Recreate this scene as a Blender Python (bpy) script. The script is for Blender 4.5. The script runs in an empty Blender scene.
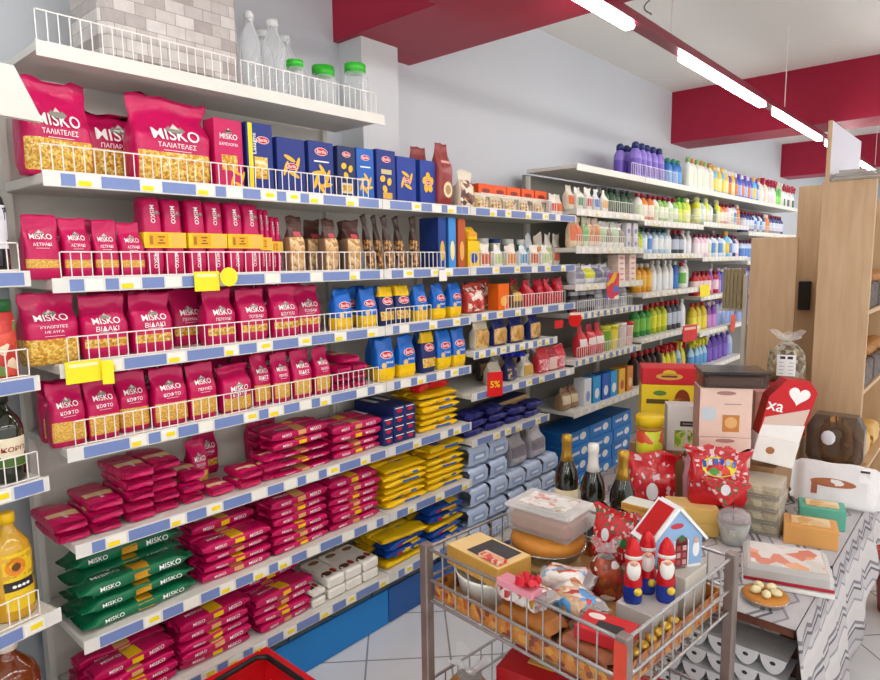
import bpy, math, random
from mathutils import Vector, Matrix, noise
from mathutils.bvhtree import BVHTree
rnd = random.Random(7)
PI = math.pi
SC = bpy.context.scene
COL = SC.collection

# ------------------------------------------------------------------ camera
CH = 1.6
YAW, PITCH, ROLL, FPX = 0.72455, 0.12405, -0.0134, 640.47
_f = Vector((-math.sin(YAW)*math.cos(PITCH), math.cos(YAW)*math.cos(PITCH), -math.sin(PITCH)))
_r = Vector((math.cos(YAW), math.sin(YAW), 0)); _u = _r.cross(_f)
CR = _r*math.cos(ROLL) + _u*math.sin(ROLL); CU = _u*math.cos(ROLL) - _r*math.sin(ROLL)
cam_d = bpy.data.cameras.new('camera'); cam = bpy.data.objects.new('camera', cam_d); COL.objects.link(cam)
m = Matrix.Identity(4)
for i in range(3):
    m[i][0] = CR[i]; m[i][1] = CU[i]; m[i][2] = -_f[i]
m.translation = Vector((0, 0, CH)); cam.matrix_world = m
cam_d.sensor_fit = 'HORIZONTAL'; cam_d.sensor_width = 36; cam_d.lens = FPX/880*36; cam_d.clip_start = .02
SC.camera = cam
def ray(px, py): return CR*((px-440)/FPX) - CU*((py-340)/FPX) + _f
def at_z(px, py, z):
    d = ray(px, py); t = (z-CH)/d.z; return Vector((d.x*t, d.y*t, z))
def at_x(px, py, x):
    d = ray(px, py); t = x/d.x; return Vector((x, d.y*t, CH+d.z*t))
def along(px, z, x=-1.99):      # world Y of a thing seen at picture column px, standing on height z in the plane x
    y = 2.0
    for _ in range(30):
        P = Vector((x, y, z-CH)); cx = P.dot(CR)/P.dot(_f)*FPX+440
        P2 = Vector((x, y+.01, z-CH)); c2 = P2.dot(CR)/P2.dot(_f)*FPX+440
        y += max(-.5, min(.5, (px-cx)/((c2-cx)/.01)))
    return y

# ------------------------------------------------------------------ materials
def lin(h):
    h = h.lstrip('#'); o = []
    for i in (0, 2, 4):
        c = int(h[i:i+2], 16)/255; o.append(c/12.92 if c <= .04045 else ((c+.055)/1.055)**2.4)
    return (*o, 1)
MATS = {}
def M(name, col, rough=.45, metal=0, var=.12, scale=18, bump=0, bscale=60, alpha=1, trans=0, emit=0, coat=0, ior=1.45):
    if name in MATS: return MATS[name]
    mt = bpy.data.materials.new(name); MATS[name] = mt; mt.use_nodes = True
    nt = mt.node_tree; b = nt.nodes['Principled BSDF']; c = lin(col)
    tc = nt.nodes.new('ShaderNodeTexCoord'); nz = nt.nodes.new('ShaderNodeTexNoise')
    nz.inputs['Scale'].default_value = scale; nz.inputs['Detail'].default_value = 3
    nt.links.new(tc.outputs['Object'], nz.inputs['Vector'])
    mx = nt.nodes.new('ShaderNodeMix'); mx.data_type = 'RGBA'
    mx.inputs['A'].default_value = tuple(x*(1-var) for x in c[:3])+(1,)
    mx.inputs['B'].default_value = tuple(min(1, x*(1+var)) for x in c[:3])+(1,)
    nt.links.new(nz.outputs['Fac'], mx.inputs['Factor']); nt.links.new(mx.outputs['Result'], b.inputs['Base Color'])
    b.inputs['Roughness'].default_value = rough; b.inputs['Metallic'].default_value = metal
    b.inputs['Alpha'].default_value = alpha; b.inputs['Transmission Weight'].default_value = trans
    b.inputs['IOR'].default_value = ior; b.inputs['Coat Weight'].default_value = coat
    if emit:
        nt.links.new(mx.outputs['Result'], b.inputs['Emission Color']); b.inputs['Emission Strength'].default_value = emit
    if bump:
        n2 = nt.nodes.new('ShaderNodeTexNoise'); n2.inputs['Scale'].default_value = bscale; n2.inputs['Detail'].default_value = 4
        nt.links.new(tc.outputs['Object'], n2.inputs['Vector'])
        bp = nt.nodes.new('ShaderNodeBump'); bp.inputs['Strength'].default_value = bump; bp.inputs['Distance'].default_value = .01
        nt.links.new(n2.outputs['Fac'], bp.inputs['Height']); nt.links.new(bp.outputs['Normal'], b.inputs['Normal'])
    return mt
def cells(name, cols, scale, rough=.35, bump=.5, alpha=1, stretch=(1, 1, 1), coat=.3):
    """a loose mix of small pieces (pasta, sweets, nuts): one random colour for each voronoi cell"""
    if name in MATS: return MATS[name]
    mt = bpy.data.materials.new(name); MATS[name] = mt; mt.use_nodes = True
    nt = mt.node_tree; b = nt.nodes['Principled BSDF']
    tc = nt.nodes.new('ShaderNodeTexCoord'); mp = nt.nodes.new('ShaderNodeMapping'); mp.inputs['Scale'].default_value = stretch
    v = nt.nodes.new('ShaderNodeTexVoronoi'); v.inputs['Scale'].default_value = scale
    nt.links.new(tc.outputs['Object'], mp.inputs['Vector']); nt.links.new(mp.outputs['Vector'], v.inputs['Vector'])
    sp = nt.nodes.new('ShaderNodeSeparateColor'); nt.links.new(v.outputs['Color'], sp.inputs['Color'])
    cr = nt.nodes.new('ShaderNodeValToRGB'); cr.color_ramp.interpolation = 'CONSTANT'
    e = cr.color_ramp.elements; e[0].color = lin(cols[0]); e[0].position = 0
    e[1].color = lin(cols[1]); e[1].position = 1/len(cols)
    for i, c in enumerate(cols[2:], 2):
        x = e.new(i/len(cols)); x.color = lin(c)
    nt.links.new(sp.outputs['Red'], cr.inputs['Fac']); nt.links.new(cr.outputs['Color'], b.inputs['Base Color'])
    bp = nt.nodes.new('ShaderNodeBump'); bp.inputs['Strength'].default_value = bump; bp.inputs['Distance'].default_value = .01; bp.invert = True
    nt.links.new(v.outputs['Distance'], bp.inputs['Height']); nt.links.new(bp.outputs['Normal'], b.inputs['Normal'])
    b.inputs['Roughness'].default_value = rough; b.inputs['Alpha'].default_value = alpha; b.inputs['Coat Weight'].default_value = coat
    return mt
def clear(name, col, op, rough=.08):      # thin clear film or plastic
    if name in MATS: return MATS[name]
    mt = M(name, col, rough, 0, .03, 10, .25, 45); nt = mt.node_tree
    b = nt.nodes['Principled BSDF']; out = nt.nodes['Material Output']
    tr = nt.nodes.new('ShaderNodeBsdfTransparent'); mix = nt.nodes.new('ShaderNodeMixShader')
    lw = nt.nodes.new('ShaderNodeLayerWeight'); lw.inputs['Blend'].default_value = .35
    mr = nt.nodes.new('ShaderNodeMapRange'); mr.inputs['To Min'].default_value = op; mr.inputs['To Max'].default_value = min(1, op+.55)
    nt.links.new(lw.outputs['Facing'], mr.inputs['Value']); nt.links.new(mr.outputs['Result'], mix.inputs['Fac'])
    nt.links.new(tr.outputs[0], mix.inputs[1]); nt.links.new(b.outputs[0], mix.inputs[2]); nt.links.new(mix.outputs[0], out.inputs['Surface'])
    return mt
def plas(col, rough=.35): return M('plastic_'+col.lstrip('#'), col, rough, 0, .08, 25)
def film(col): return M('film_'+col.lstrip('#'), col, .3, 0, .13, 30, .35, 38)
def card(col): return M('card_'+col.lstrip('#'), col, .5, 0, .06, 20)

WHITE = card('#f2f2f0'); INK = card('#2a2528'); PRINT = card('#f4e9ee')
PINK = film('#c00a56'); PINKB = card('#c20c58'); YEL = card('#f6d90d'); YELF = film('#f3c60a')
BLUEB = card('#172f7e'); BLUEF = film('#1668c8'); NAVY = card('#1c2a66'); RED = card('#cf1322'); REDF = film('#c3121f')
PASTA = cells('pasta_pieces', ['#d9a126', '#e8bd4a', '#c98d1c', '#efcf70'], 130, .4)
PASTA_FINE = cells('small_pasta_pieces', ['#dca83a', '#e8c060', '#cf9a30'], 300, .4, .3)
SHELF_W = M('shelf_white', '#d6d4cd', .4, 0, .03, 6)
SHELF_B = M('shelf_back_white', '#d6d3cb', .55, 0, .05, 4)
RAIL_W = M('rail_white', '#dddcd7', .35, 0, .03, 12)
RAIL_B = M('rail_strip_blue', '#7286bb', .3, 0, .1, 9)
WIRE = M('wire_white', '#eeeae6', .35, 0, .03)
CHROME = M('chrome_steel', '#a9a9a8', .28, .85, .1, 30)
RUSTY = M('worn_steel', '#8a7d78', .45, .6, .35, 16, .1)
KICK1 = M('kick_blue', '#1880cc', .35, 0, .06, 5); KICK2 = M('kick_dark_blue', '#22599f', .35, 0, .06, 5)
WOOD = None

# ------------------------------------------------------------------ mesh builder
_font = {}
def glyphs(s):
    """outline of a line of lettering: points and polygons, unit cap height, centred"""
    if s in _font: return _font[s]
    cu = bpy.data.curves.new('t', 'FONT'); cu.body = s; cu.align_x = 'CENTER'; cu.align_y = 'CENTER'; cu.resolution_u = 3
    cu.offset = .01
    o = bpy.data.objects.new('t', cu); COL.objects.link(o)
    dg = bpy.context.evaluated_depsgraph_get(); dg.update()
    me = bpy.data.meshes.new_from_object(o.evaluated_get(dg))
    vs = [(v.co.x, v.co.y) for v in me.vertices]; fs = [list(p.vertices) for p in me.polygons]
    bpy.data.objects.remove(o); bpy.data.curves.remove(cu); bpy.data.meshes.remove(me)
    if vs:
        ax, bx = min(v[0] for v in vs), max(v[0] for v in vs); ay, by = min(v[1] for v in vs), max(v[1] for v in vs)
        vs = [((x-(ax+bx)/2)/(bx-ax), (y-(ay+by)/2)/(bx-ax)) for x, y in vs]
    _font[s] = (vs, fs); return _font[s]
def circ(cx, cy, rx, ry, n=20):
    return [(cx+rx*math.cos(2*PI*i/n), cy+ry*math.sin(2*PI*i/n)) for i in range(n)], [list(range(n))]
def rectp(cx, cy, w, h): return [(cx-w/2, cy-h/2), (cx+w/2, cy-h/2), (cx+w/2, cy+h/2), (cx-w/2, cy+h/2)], [[0, 1, 2, 3]]
class MB:
    def __init__(s): s.v = []; s.f = []; s.fm = []; s.fs = []; s.mats = []; s.X = Matrix.Identity(4)
    def mi(s, mt):
        if mt not in s.mats: s.mats.append(mt)
        return s.mats.index(mt)
    def add(s, vs, fs, mt, smooth=False):
        n = len(s.v); s.v += [s.X @ Vector(p) for p in vs]
        for i, f in enumerate(fs):
            s.f.append([n+k for k in f]); s.fm.append(s.mi(mt[i] if isinstance(mt, list) else mt)); s.fs.append(smooth)
        return s
    def box(s, x0, x1, y0, y1, z0, z1, mt, ch=0, mats=None):
        mats = mats or {}
        if ch <= 0:
            vs = [(x, y, z) for z in (z0, z1) for y in (y0, y1) for x in (x0, x1)]
            fs = [[0, 2, 3, 1], [4, 5, 7, 6], [0, 1, 5, 4], [1, 3, 7, 5], [3, 2, 6, 7], [2, 0, 4, 6]]
            return s.add(vs, fs, [mats.get(k, mt) for k in ('-z', '+z', '-y', '+x', '+y', '-x')])
        c = Vector(((x0+x1)/2, (y0+y1)/2, (z0+z1)/2)); h = Vector(((x1-x0)/2, (y1-y0)/2, (z1-z0)/2)); ch = min(ch, min(h)*.9)
        vs = []; ix = {}
        for sx in (-1, 1):
            for sy in (-1, 1):
                for sz in (-1, 1):
                    S = Vector((sx, sy, sz))
                    for a in range(3):
                        ix[sx, sy, sz, a] = len(vs)
                        vs.append(c+Vector([S[k]*(h[k] if k == a else h[k]-ch) for k in range(3)]))
        fs = []; fm = []
        for a in range(3):
            b, d = (a+1) % 3, (a+2) % 3
            for sg in (-1, 1):
                q = []
                for sb, sd in ((-1, -1), (1, -1), (1, 1), (-1, 1)):
                    k = [0, 0, 0]; k[a] = sg; k[b] = sb; k[d] = sd; q.append(ix[(*k, a)])
                fs.append(q if sg > 0 else q[::-1]); fm.append(mats.get('-+'[sg > 0]+'xyz'[a], mt))
            for sb in (-1, 1):
                for sd in (-1, 1):
                    k0 = [0]*3; k1 = [0]*3; k0[a] = -1; k1[a] = 1; k0[b] = k1[b] = sb; k0[d] = k1[d] = sd
                    fs.append([ix[(*k0, b)], ix[(*k1, b)], ix[(*k1, d)], ix[(*k0, d)]]); fm.append(mt)
        for sx in (-1, 1):
            for sy in (-1, 1):
                for sz in (-1, 1): fs.append([ix[sx, sy, sz, a] for a in range(3)]); fm.append(mt)
        out = []
        for f in fs:
            p = [vs[i] for i in f]; n = (p[1]-p[0]).cross(p[2]-p[0]); mid = sum(p, Vector())/len(p)
            out.append(f if n.dot(mid-c) > 0 else f[::-1])
        return s.add(vs, out, fm)
    def tube(s, p, q, r, mt, n=6, r2=None):
        p, q = Vector(p), Vector(q); d = (q-p).normalized(); a = d.orthogonal().normalized(); b = d.cross(a)
        r2 = r if r2 is None else r2
        vs = [p+(a*math.cos(2*PI*i/n)+b*math.sin(2*PI*i/n))*r for i in range(n)]+[q+(a*math.cos(2*PI*i/n)+b*math.sin(2*PI*i/n))*r2 for i in range(n)]
        fs = [[i, (i+1) % n, n+(i+1) % n, n+i] for i in range(n)]
        s.add(vs, fs, mt, n > 5); s.add(vs[:n], [list(range(n))[::-1]], mt); return s.add(vs[n:], [list(range(n))], mt)
    def path(s, pts, r, mt, n=6):
        for a, b in zip(pts, pts[1:]): s.tube(a, b, r, mt, n)
        return s
    def lathe(s, prof, mt, n=20, c=(0, 0), sx=1, sy=1, smooth=True):
        """prof: (radius, z) from the bottom up; mt one material or one for each band"""
        vs = []; fs = []; fm = []
        for r, z in prof: vs += [(c[0]+sx*r*math.cos(2*PI*i/n), c[1]+sy*r*math.sin(2*PI*i/n), z) for i in range(n)]
        for k in range(len(prof)-1):
            for i in range(n):
                fs.append([k*n+i, k*n+(i+1) % n, (k+1)*n+(i+1) % n, (k+1)*n+i]); fm.append(mt[k] if isinstance(mt, list) else mt)
        if prof[0][0] > .0005: fs.append(list(range(n))[::-1]); fm.append(mt[0] if isinstance(mt, list) else mt)
        if prof[-1][0] > .0005: fs.append([(len(prof)-1)*n+i for i in range(n)]); fm.append(mt[-1] if isinstance(mt, list) else mt)
        return s.add(vs, fs, fm, smooth)
    def prism(s, poly, y0, y1, mt, side=None):      # outline in x,z extruded along y
        n = len(poly); vs = [(x, y0, z) for x, z in poly]+[(x, y1, z) for x, z in poly]
        s.add(vs, [list(range(n)), list(range(n, 2*n))[::-1]], mt)
        return s.add(vs, [[i, n+i, n+(i+1) % n, (i+1) % n] for i in range(n)], side or mt)
    def sphere(s, c, r, mt, n=12, sc=(1, 1, 1)):
        vs = []; fs = []
        for k in range(n//2+1):
            t = PI*k/(n//2)
            for i in range(n):
                a = 2*PI*i/n; vs.append((c[0]+sc[0]*r*math.sin(t)*math.cos(a), c[1]+sc[1]*r*math.sin(t)*math.sin(a), c[2]-sc[2]*r*math.cos(t)))
        for k in range(n//2):
            for i in range(n): fs.append([k*n+i, k*n+(i+1) % n, (k+1)*n+(i+1) % n, (k+1)*n+i])
        return s.add(vs, fs, mt, True)
    def decal(s, shape, mt, fn): return s.add([fn(u, v) for u, v in shape[0]], shape[1], mt)
    def text(s, t, cx, cz, w, mt, fn, rot=0, mx=99):
        vs, fs = glyphs(t); c, sn = math.cos(rot), math.sin(rot)
        return s.decal(([(cx+w*(x*c-y*sn), cz+w*(x*sn+y*c)) for x, y in vs], fs), mt, fn)
    def front(s, y): return lambda u, v: (u, y, v)                    # flat print facing -y
    def top(s, z): return lambda u, v: (u, v, z)                      # flat print facing +z
    def left(s, x): return lambda u, v: (x, -u, v)                    # flat print facing -x
    def wrap(s, axis=1, sg=-1, off=.002):
        """print that follows the surface built so far, seen along the given axis"""
        bv = BVHTree.FromPolygons([tuple(v) for v in s.v], [f for f in s.f])
        def fn(u, v):
            if axis == 1: o, d = Vector((u, sg*2, v)), Vector((0, -sg, 0))
            elif axis == 2: o, d = Vector((u, v, 2)), Vector((0, 0, -1))
            else: o, d = Vector((sg*2, -sg*-u if sg < 0 else u, v)), Vector((-sg, 0, 0))
            h = bv.ray_cast(o, d)
            if h[0] is None: return tuple(o+d*2)
            return tuple(h[0]-d*off)
        return fn
    def mesh(s, name):
        me = bpy.data.meshes.new(name); me.from_pydata([tuple(v) for v in s.v], [], s.f)
        for mt in s.mats: me.materials.append(mt)
        me.polygons.foreach_set('material_index', s.fm); me.polygons.foreach_set('use_smooth', s.fs); me.update(); return me

# ------------------------------------------------------------------ objects
USED = set(); PLACED = []
def ob(name, me, parent=None, loc=(0, 0, 0), rot=(0, 0, 0), kind=None):
    o = bpy.data.objects.new(name, me); COL.objects.link(o); o.location = loc; o.rotation_euler = rot
    if parent: o.parent = parent
    if kind: o['kind'] = kind
    return o
def tag(o, label, cat, group=None):
    o['label'] = label; o['category'] = cat
    if group: o['group'] = group
    if label in USED: print('DUPLICATE LABEL', label)
    USED.add(label)
    n = len(label.split())
    if not 4 <= n <= 16: print('LABEL LENGTH', n, label)
    return o
class Proto:
    """a kind of thing: its own mesh and its parts, each (name, mesh, sub-parts)"""
    def __init__(s, name, me, kids=()): s.name, s.me, s.kids = name, me, kids
    def put(s, loc, rz, label, cat, group=None, rx=0, ry=0, sc=None):
        o = ob(s.name, s.me, None, loc); o.rotation_euler = (rx, ry, rz)
        if sc: o.scale = sc
        def sub(par, kids):
            for k in kids:
                c = ob(k[0], k[1], par)
                if len(k) > 2: sub(c, k[2])
        sub(o, s.kids); PLACED.append(o); return tag(o, label, cat, group)
ORD = 'zeroth first second third fourth fifth sixth seventh eighth ninth tenth eleventh twelfth thirteenth fourteenth fifteenth sixteenth seventeenth eighteenth nineteenth twentieth'.split()
def ordw(n): return ORD[n] if n <= 20 else ('twenty-'+ORD[n-20] if n < 30 else ('thirtieth' if n == 30 else ('thirty-'+ORD[n-30] if n < 40 else ('fortieth' if n == 40 else 'forty-'+ORD[n-40]))))
def sm(a, b, x):
    t = max(0, min(1, (x-a)/(b-a))); return t*t*(3-2*t)

# ------------------------------------------------------------------ room
XF = -1.932          # front edge of the long shelving run
WX = -2.40           # wall behind it
CEIL = 3.08
def struct(name, mb): return ob(name, mb.mesh(name), kind='structure')
def tile_mat():
    mt = bpy.data.materials.new('floor_tiles'); mt.use_nodes = True; nt = mt.node_tree; b = nt.nodes['Principled BSDF']
    tc = nt.nodes.new('ShaderNodeTexCoord'); mp = nt.nodes.new('ShaderNodeMapping'); mp.inputs['Rotation'].default_value[2] = PI/4
    mp.inputs['Location'].default_value = (.04, .167, 0)
    br = nt.nodes.new('ShaderNodeTexBrick'); br.offset = 0; br.inputs['Scale'].default_value = 1
    br.inputs['Brick Width'].default_value = .34; br.inputs['Row Height'].default_value = .34; br.inputs['Mortar Size'].default_value = .004
    br.inputs['Color1'].default_value = lin('#dadde0'); br.inputs['Color2'].default_value = lin('#e2e4e6'); br.inputs['Mortar'].default_value = lin('#8d8f90')
    nz = nt.nodes.new('ShaderNodeTexNoise'); nz.inputs['Scale'].default_value = 7; nz.inputs['Detail'].default_value = 6
    mx = nt.nodes.new('ShaderNodeMix'); mx.data_type = 'RGBA'; mx.blend_type = 'MULTIPLY'; mx.inputs['Factor'].default_value = .35
    mr = nt.nodes.new('ShaderNodeMapRange'); mr.inputs['To Min'].default_value = .75; mr.inputs['To Max'].default_value = 1.15
    nt.links.new(tc.outputs['Object'], mp.inputs['Vector']); nt.links.new(mp.outputs['Vector'], br.inputs['Vector'])
    nt.links.new(tc.outputs['Object'], nz.inputs['Vector']); nt.links.new(nz.outputs['Fac'], mr.inputs['Value'])
    nt.links.new(br.outputs['Color'], mx.inputs['A']); nt.links.new(mr.outputs['Result'], mx.inputs['B']); nt.links.new(mx.outputs['Result'], b.inputs['Base Color'])
    b.inputs['Roughness'].default_value = .28
    return mt
WALL = M('wall_paint_pale_blue', '#c6cbd2', .7, 0, .025, 2)
CEILM = M('ceiling_paint', '#e9e8e3', .8, 0, .03, 2)
BEAM = M('beam_paint_crimson', '#a30f36', .45, 0, .05, 3)
struct('floor', MB().box(WX, 5, -4, 14, -.1, 0, tile_mat()))
struct('ceiling', MB().box(WX, 5, -4, 14, CEIL, CEIL+.1, CEILM))
struct('wall_left', MB().box(WX-.1, WX, -4, 14, -.1, CEIL+.1, WALL))
struct('wall_back', MB().box(WX, 5, 14, 14.1, -.1, CEIL+.1, WALL))
struct('trim_1', MB().box(WX, 5, 2.0, 2.5, 2.60, CEIL, BEAM))
struct('trim_2', MB().box(WX, 5, 5.93, 6.35, 2.63, CEIL, BEAM))
struct('trim_3', MB().box(WX, 5, 9.68, 10.1, 2.65, CEIL, BEAM))
struct('trim_4', MB().box(-1.588, -1.2, 1.2, 2.05, 2.5, 2.599, BEAM))
struct('trim_5', MB().box(WX, -2.245, 2.03, 2.26, 2.075, 2.60, M('pier_paint', '#cfd3d6', .7, 0, .03, 3)))
struct('trim_6', MB().box(WX, WX+.015, 6.6, 9.0, 2.42, 2.44, M('conduit_grey', '#aab0ba', .5, 0, .03)))

# ceiling light lines: tubes end to end on a dark red trunk rail
TUBE = M('light_tube_glow', '#fffdf8', .4, 0, .01, 5, emit=26)
TRUNK = M('trunk_rail_red', '#7c1730', .35, .2, .08, 8)
def light_run(x, z, segs, desc, lo, hi):
    root = ob('ceiling_light', None, None, (x, lo, z)); tag(root, desc, 'light', 'ceiling light lines')
    a = MB().box(-.028, .028, 0, hi-lo, .014, .05, TRUNK); ob('trunk_rail', a.mesh('trunk_rail'), root)
    for s0, s1 in segs:
        t = MB().box(-.022, .022, s0-lo, s1-lo, -.012, .0135, TUBE, .006); ob('light_tube', t.mesh('light_tube'), root)
    w = MB(); y = .3
    while y < hi-lo: w.tube((0, y, .05), (0, y, CEIL-z-.001), .003, WIRE, 5); y += 1.9
    ob('suspension_wire', w.mesh('suspension_wire'), root); return root
segs = [(2.27-1.5*k-1.22+.22, 2.27-1.5*k+.22) for k in range(4, -1, -1)]+[(3.03+1.56*k, 4.30+1.56*k) for k in range(0, 6)]
lr = light_run(-1.185, 2.5, segs, 'line of bright white light tubes hanging above the pasta aisle', -5, 12.5)
lr.children[0]
cb = MB(); pts = []
for i in range(90):
    t = i/89; a = t*2*PI*11; pts.append((-1.16+.012*math.cos(a)+.03*t, 2.60+.012*math.sin(a)-.09*math.sin(t*PI), 2.565+t*(CEIL-2.567)))
cb.path(pts, .003, M('cable_grey', '#6c6c70', .5), 5)
tag(ob('coiled_cable', cb.mesh('coiled_cable')), 'grey coiled power cable dropping from ceiling to the light line', 'cable')
light_run(1.2, 2.5, [(-4.5+1.56*k, -3.24+1.56*k) for k in range(10)], 'line of white light tubes over the next aisle, outside the photo', -5, 12.5)
light_run(3.4, 2.5, [(-4.5+1.56*k, -3.24+1.56*k) for k in range(10)], 'line of white light tubes over the farthest right aisle, outside the photo', -5, 12.5)

# ------------------------------------------------------------------ shelving units (local: x along the run, y from the front edge back, z up)
DEP = .355
def guard(x0, x1, h, r=.0016, step=.027):
    g = MB(); y = .012
    for z in (.006, h): g.tube((x0+.003, y, z), (x1-.003, y, z), r*1.25, WIRE, 5)
    n = max(2, round((x1-x0)/step))
    for i in range(n+1):
        x = x0+(x1-x0)*i/n; g.tube((x, y, .002), (x, y, h), r, WIRE, 4)
    return g
_tagm = {}
def tag_mesh(w, kind):
    k = (round(w, 3), kind)
    if k not in _tagm:
        t = MB(); t.box(0, w, -.0032, -.001, .004, .034, card('#eeece2'))
        if kind: t.decal(rectp(w*(.35 if kind == 1 else .6), .012 if kind == 1 else .02, w*.6, .014), YEL, t.front(-.0038))
        _tagm[k] = t.mesh('price_tag')
    return _tagm[k]
_strip = {}
def strip_mesh(w):
    k = round(w, 3)
    if k not in _strip: _strip[k] = MB().box(0, w, -.0024, -.0012, -.0325, -.0005, RAIL_B).mesh('rail_strip')
    return _strip[k]
def shelf(root, z, x0, x1, fences=(), rail='near', seed=0, dep=DEP, drop=0):
    """z is the top of the board"""
    r = random.Random(seed*31+int(z*100))
    s = MB().box(x0+.004, x1-.004, .004, dep, z-.028, z, SHELF_W, .003)
    so = ob('shelf', s.mesh('shelf'), root)
    if rail:
        p = MB(); p.prism([(x0+.002, z-.036), (x1-.002, z-.036), (x1-.002, z+.004), (x0+.002, z+.004)], -.001, .0035, RAIL_W)
        po = ob('price_rail', p.mesh('price_rail'), so)
        x = x0+(.045 if rail == 'near' else .012); strips = []; tags = []; w = [.05, .055, .06] if rail == 'near' else [.045, .05]
        while x < x1-.05:
            b = r.choice((.04, .07, .11, .13)) if rail == 'near' else r.choice((.03, .04, .05))
            b = min(b, x1-.014-x)
            if rail == 'near' or rail == 'mid': strips.append((x, b-.004))
            x += b
            tw = r.choice(w)
            if x+tw < x1-.01:
                tags.append((x, tw)); x += tw+.004
        for tx, tw in strips:
            if tw > .012: ob('rail_strip', strip_mesh(tw), po, (tx, 0, z))
        for tx, tw in tags:
            t = ob('price_tag', tag_mesh(tw-.004, r.choice((0, 1, 1, 2)) if rail != 'far' else r.choice((0, 0, 1))), po, (tx, 0, z-.0355))
    for a, b in fences: ob('wire_guard', guard(a, b, .075).mesh('wire_guard'), so, (0, 0, z))
    return so
def unit(label, y0, y1, levels, top, kick, base_z=.19, loc=None, rz=PI/2, x=XF, depth_kick=.02, back=None):
    L = y1-y0
    root = ob('shelving_unit', None, None, loc or (x, y0, 0), (0, 0, rz)); tag(root, label, 'shelf', 'bays of the shelving run')
    ob('back_panel', MB().box(.002, L-.002, DEP+.004, DEP+.03, .02, top, back or SHELF_B).mesh('back_panel'), root)
    for xx in (.001, L-.021):
        u = MB().box(xx, xx+.02, DEP-.02, DEP+.0035, .02, top-.01, SHELF_B); ob('upright', u.mesh('upright'), root)
    ob('kick_plate', MB().box(.003, L-.003, depth_kick, depth_kick+.012, .004, base_z-.03, kick).mesh('kick_plate'), root)
    for i, lv in enumerate(levels): shelf(root, lv[0], lv[3] if len(lv) > 3 else 0, lv[4] if len(lv) > 4 else L, lv[1], lv[2], seed=i+int(y0*10))
    return root
def canopy(root, z, x0, x1, fences, dep=.31, lip=.035):
    s = MB().box(x0+.002, x1-.002, .006, dep, z-.02, z, SHELF_W); s.box(x0+.001, x1-.001, 0, .006, z-lip, z+.004, SHELF_W); 
    so = ob('canopy_shelf', s.mesh('canopy_shelf'), root)
    for a, b in fences: ob('wire_guard', guard(a, b, .085).mesh('wire_guard'), so, (0, 0, z))
    return so
BACK_SHADE = M('shelf_back_shaded', '#8b8983', .6, 0, .06, 4)  # back panel colour darkened to stand in for the shade between packed goods
B1, B2, B3, B4, B5, B6, B7, B8 = .605, 1.838, 2.41, 3.41, 4.355, 5.52, 6.76, 8.9
ZA, ZB, ZC, ZD, ZE, ZF, ZG = 1.846, 1.561, 1.326, 1.087, .803, .511, .236
u1 = unit('first bay from left, white shelves of magenta pasta packs over bright blue kick plate', B1, B2,
          [(ZA, [(.005, 1.17)], 'near'), (ZB, [(.03, 1.2)], 'near'), (ZC, [(.03, 1.2)], 'near'), (ZD, [(.03, 1.2)], 'near'), (ZE, [], 'near'), (ZF, [], 'near'), (ZG, [], 'near')], 2.2, KICK1)
canopy(u1, 2.178, .012, 1.262, [(.02, .60), (.62, 1.225)])
u2 = unit('second bay from left, narrow, with blue and yellow pasta packs', B2, B3,
          [(ZA, [], 'near'), (ZB, [(.02, .40)], 'near'), (ZC, [(.02, .3)], 'near'), (ZD, [], 'near'), (ZE, [], 'near'), (ZF, [], 'near'), (ZG, [], 'near')], 2.06, KICK2)
u3 = unit('third bay from left, biscuits and mixed packets above pale blue packs', B3, B4,
          [(ZA, [(.1, .8)], 'near'), (ZB, [(.02, .75)], 'near'), (ZC+.01, [(.3, .9)], 'near'), (1.15, [], 'mid', .02, .8), (.942, [], 'near'), (.708, [], 'near', 0, .72), (.12, [(.1, .9)], None)], 2.0, KICK2, .12, back=BACK_SHADE)
u4 = unit('fourth bay from left, light packets and jars under start of far canopy', B4, B5,
          [(1.888, [(.02, .9)], 'far'), (1.664, [(.02, .9)], 'far'), (1.44, [], 'far'), (1.265, [(.05, .8)], 'mid'), (.98, [(.05, .8)], 'mid'), (.66, [], 'far'), (.12, [], None)], 2.12, KICK2, .12, back=BACK_SHADE)
u5 = unit('fifth bay from left, with white and amber cleaning bottles', B5, B6,
          [(1.858, [(.02, 1.1)], 'far'), (1.625, [], 'far'), (1.345, [], 'far'), (1.02, [], 'far'), (.66, [], 'far'), (.12, [], None)], 2.12, KICK2, .12, back=BACK_SHADE)
u6 = unit('sixth bay from left, purple and blue detergent bottles beside wooden boards', B6, B7,
          [(1.885, [(.02, 1.2)], 'far'), (1.595, [], 'far'), (1.263, [], 'far'), (.955, [], 'far'), (.63, [], 'far'), (.12, [], None)], 2.12, KICK2, .12, back=BACK_SHADE)
u7 = unit('farthest shelving bay, seventh from left, mostly behind the wooden boards', B7, B8, [(1.835, [(.02, 1.2)], 'far'), (1.55, [], 'far'), (1.25, [], 'far'), (.95, [], 'far'), (.12, [], None)], 2.12, KICK2, .12, back=BACK_SHADE)
ZT = 2.148
for u, a, b in ((u4, B4, B5), (u5, B5, B6), (u6, B6, B7), (u7, B7, B8)): canopy(u, ZT, .002, b-a-.002, [(.75, b-a)] if u is u4 else ([(0, .6)] if u is u5 else []), .35)

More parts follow.
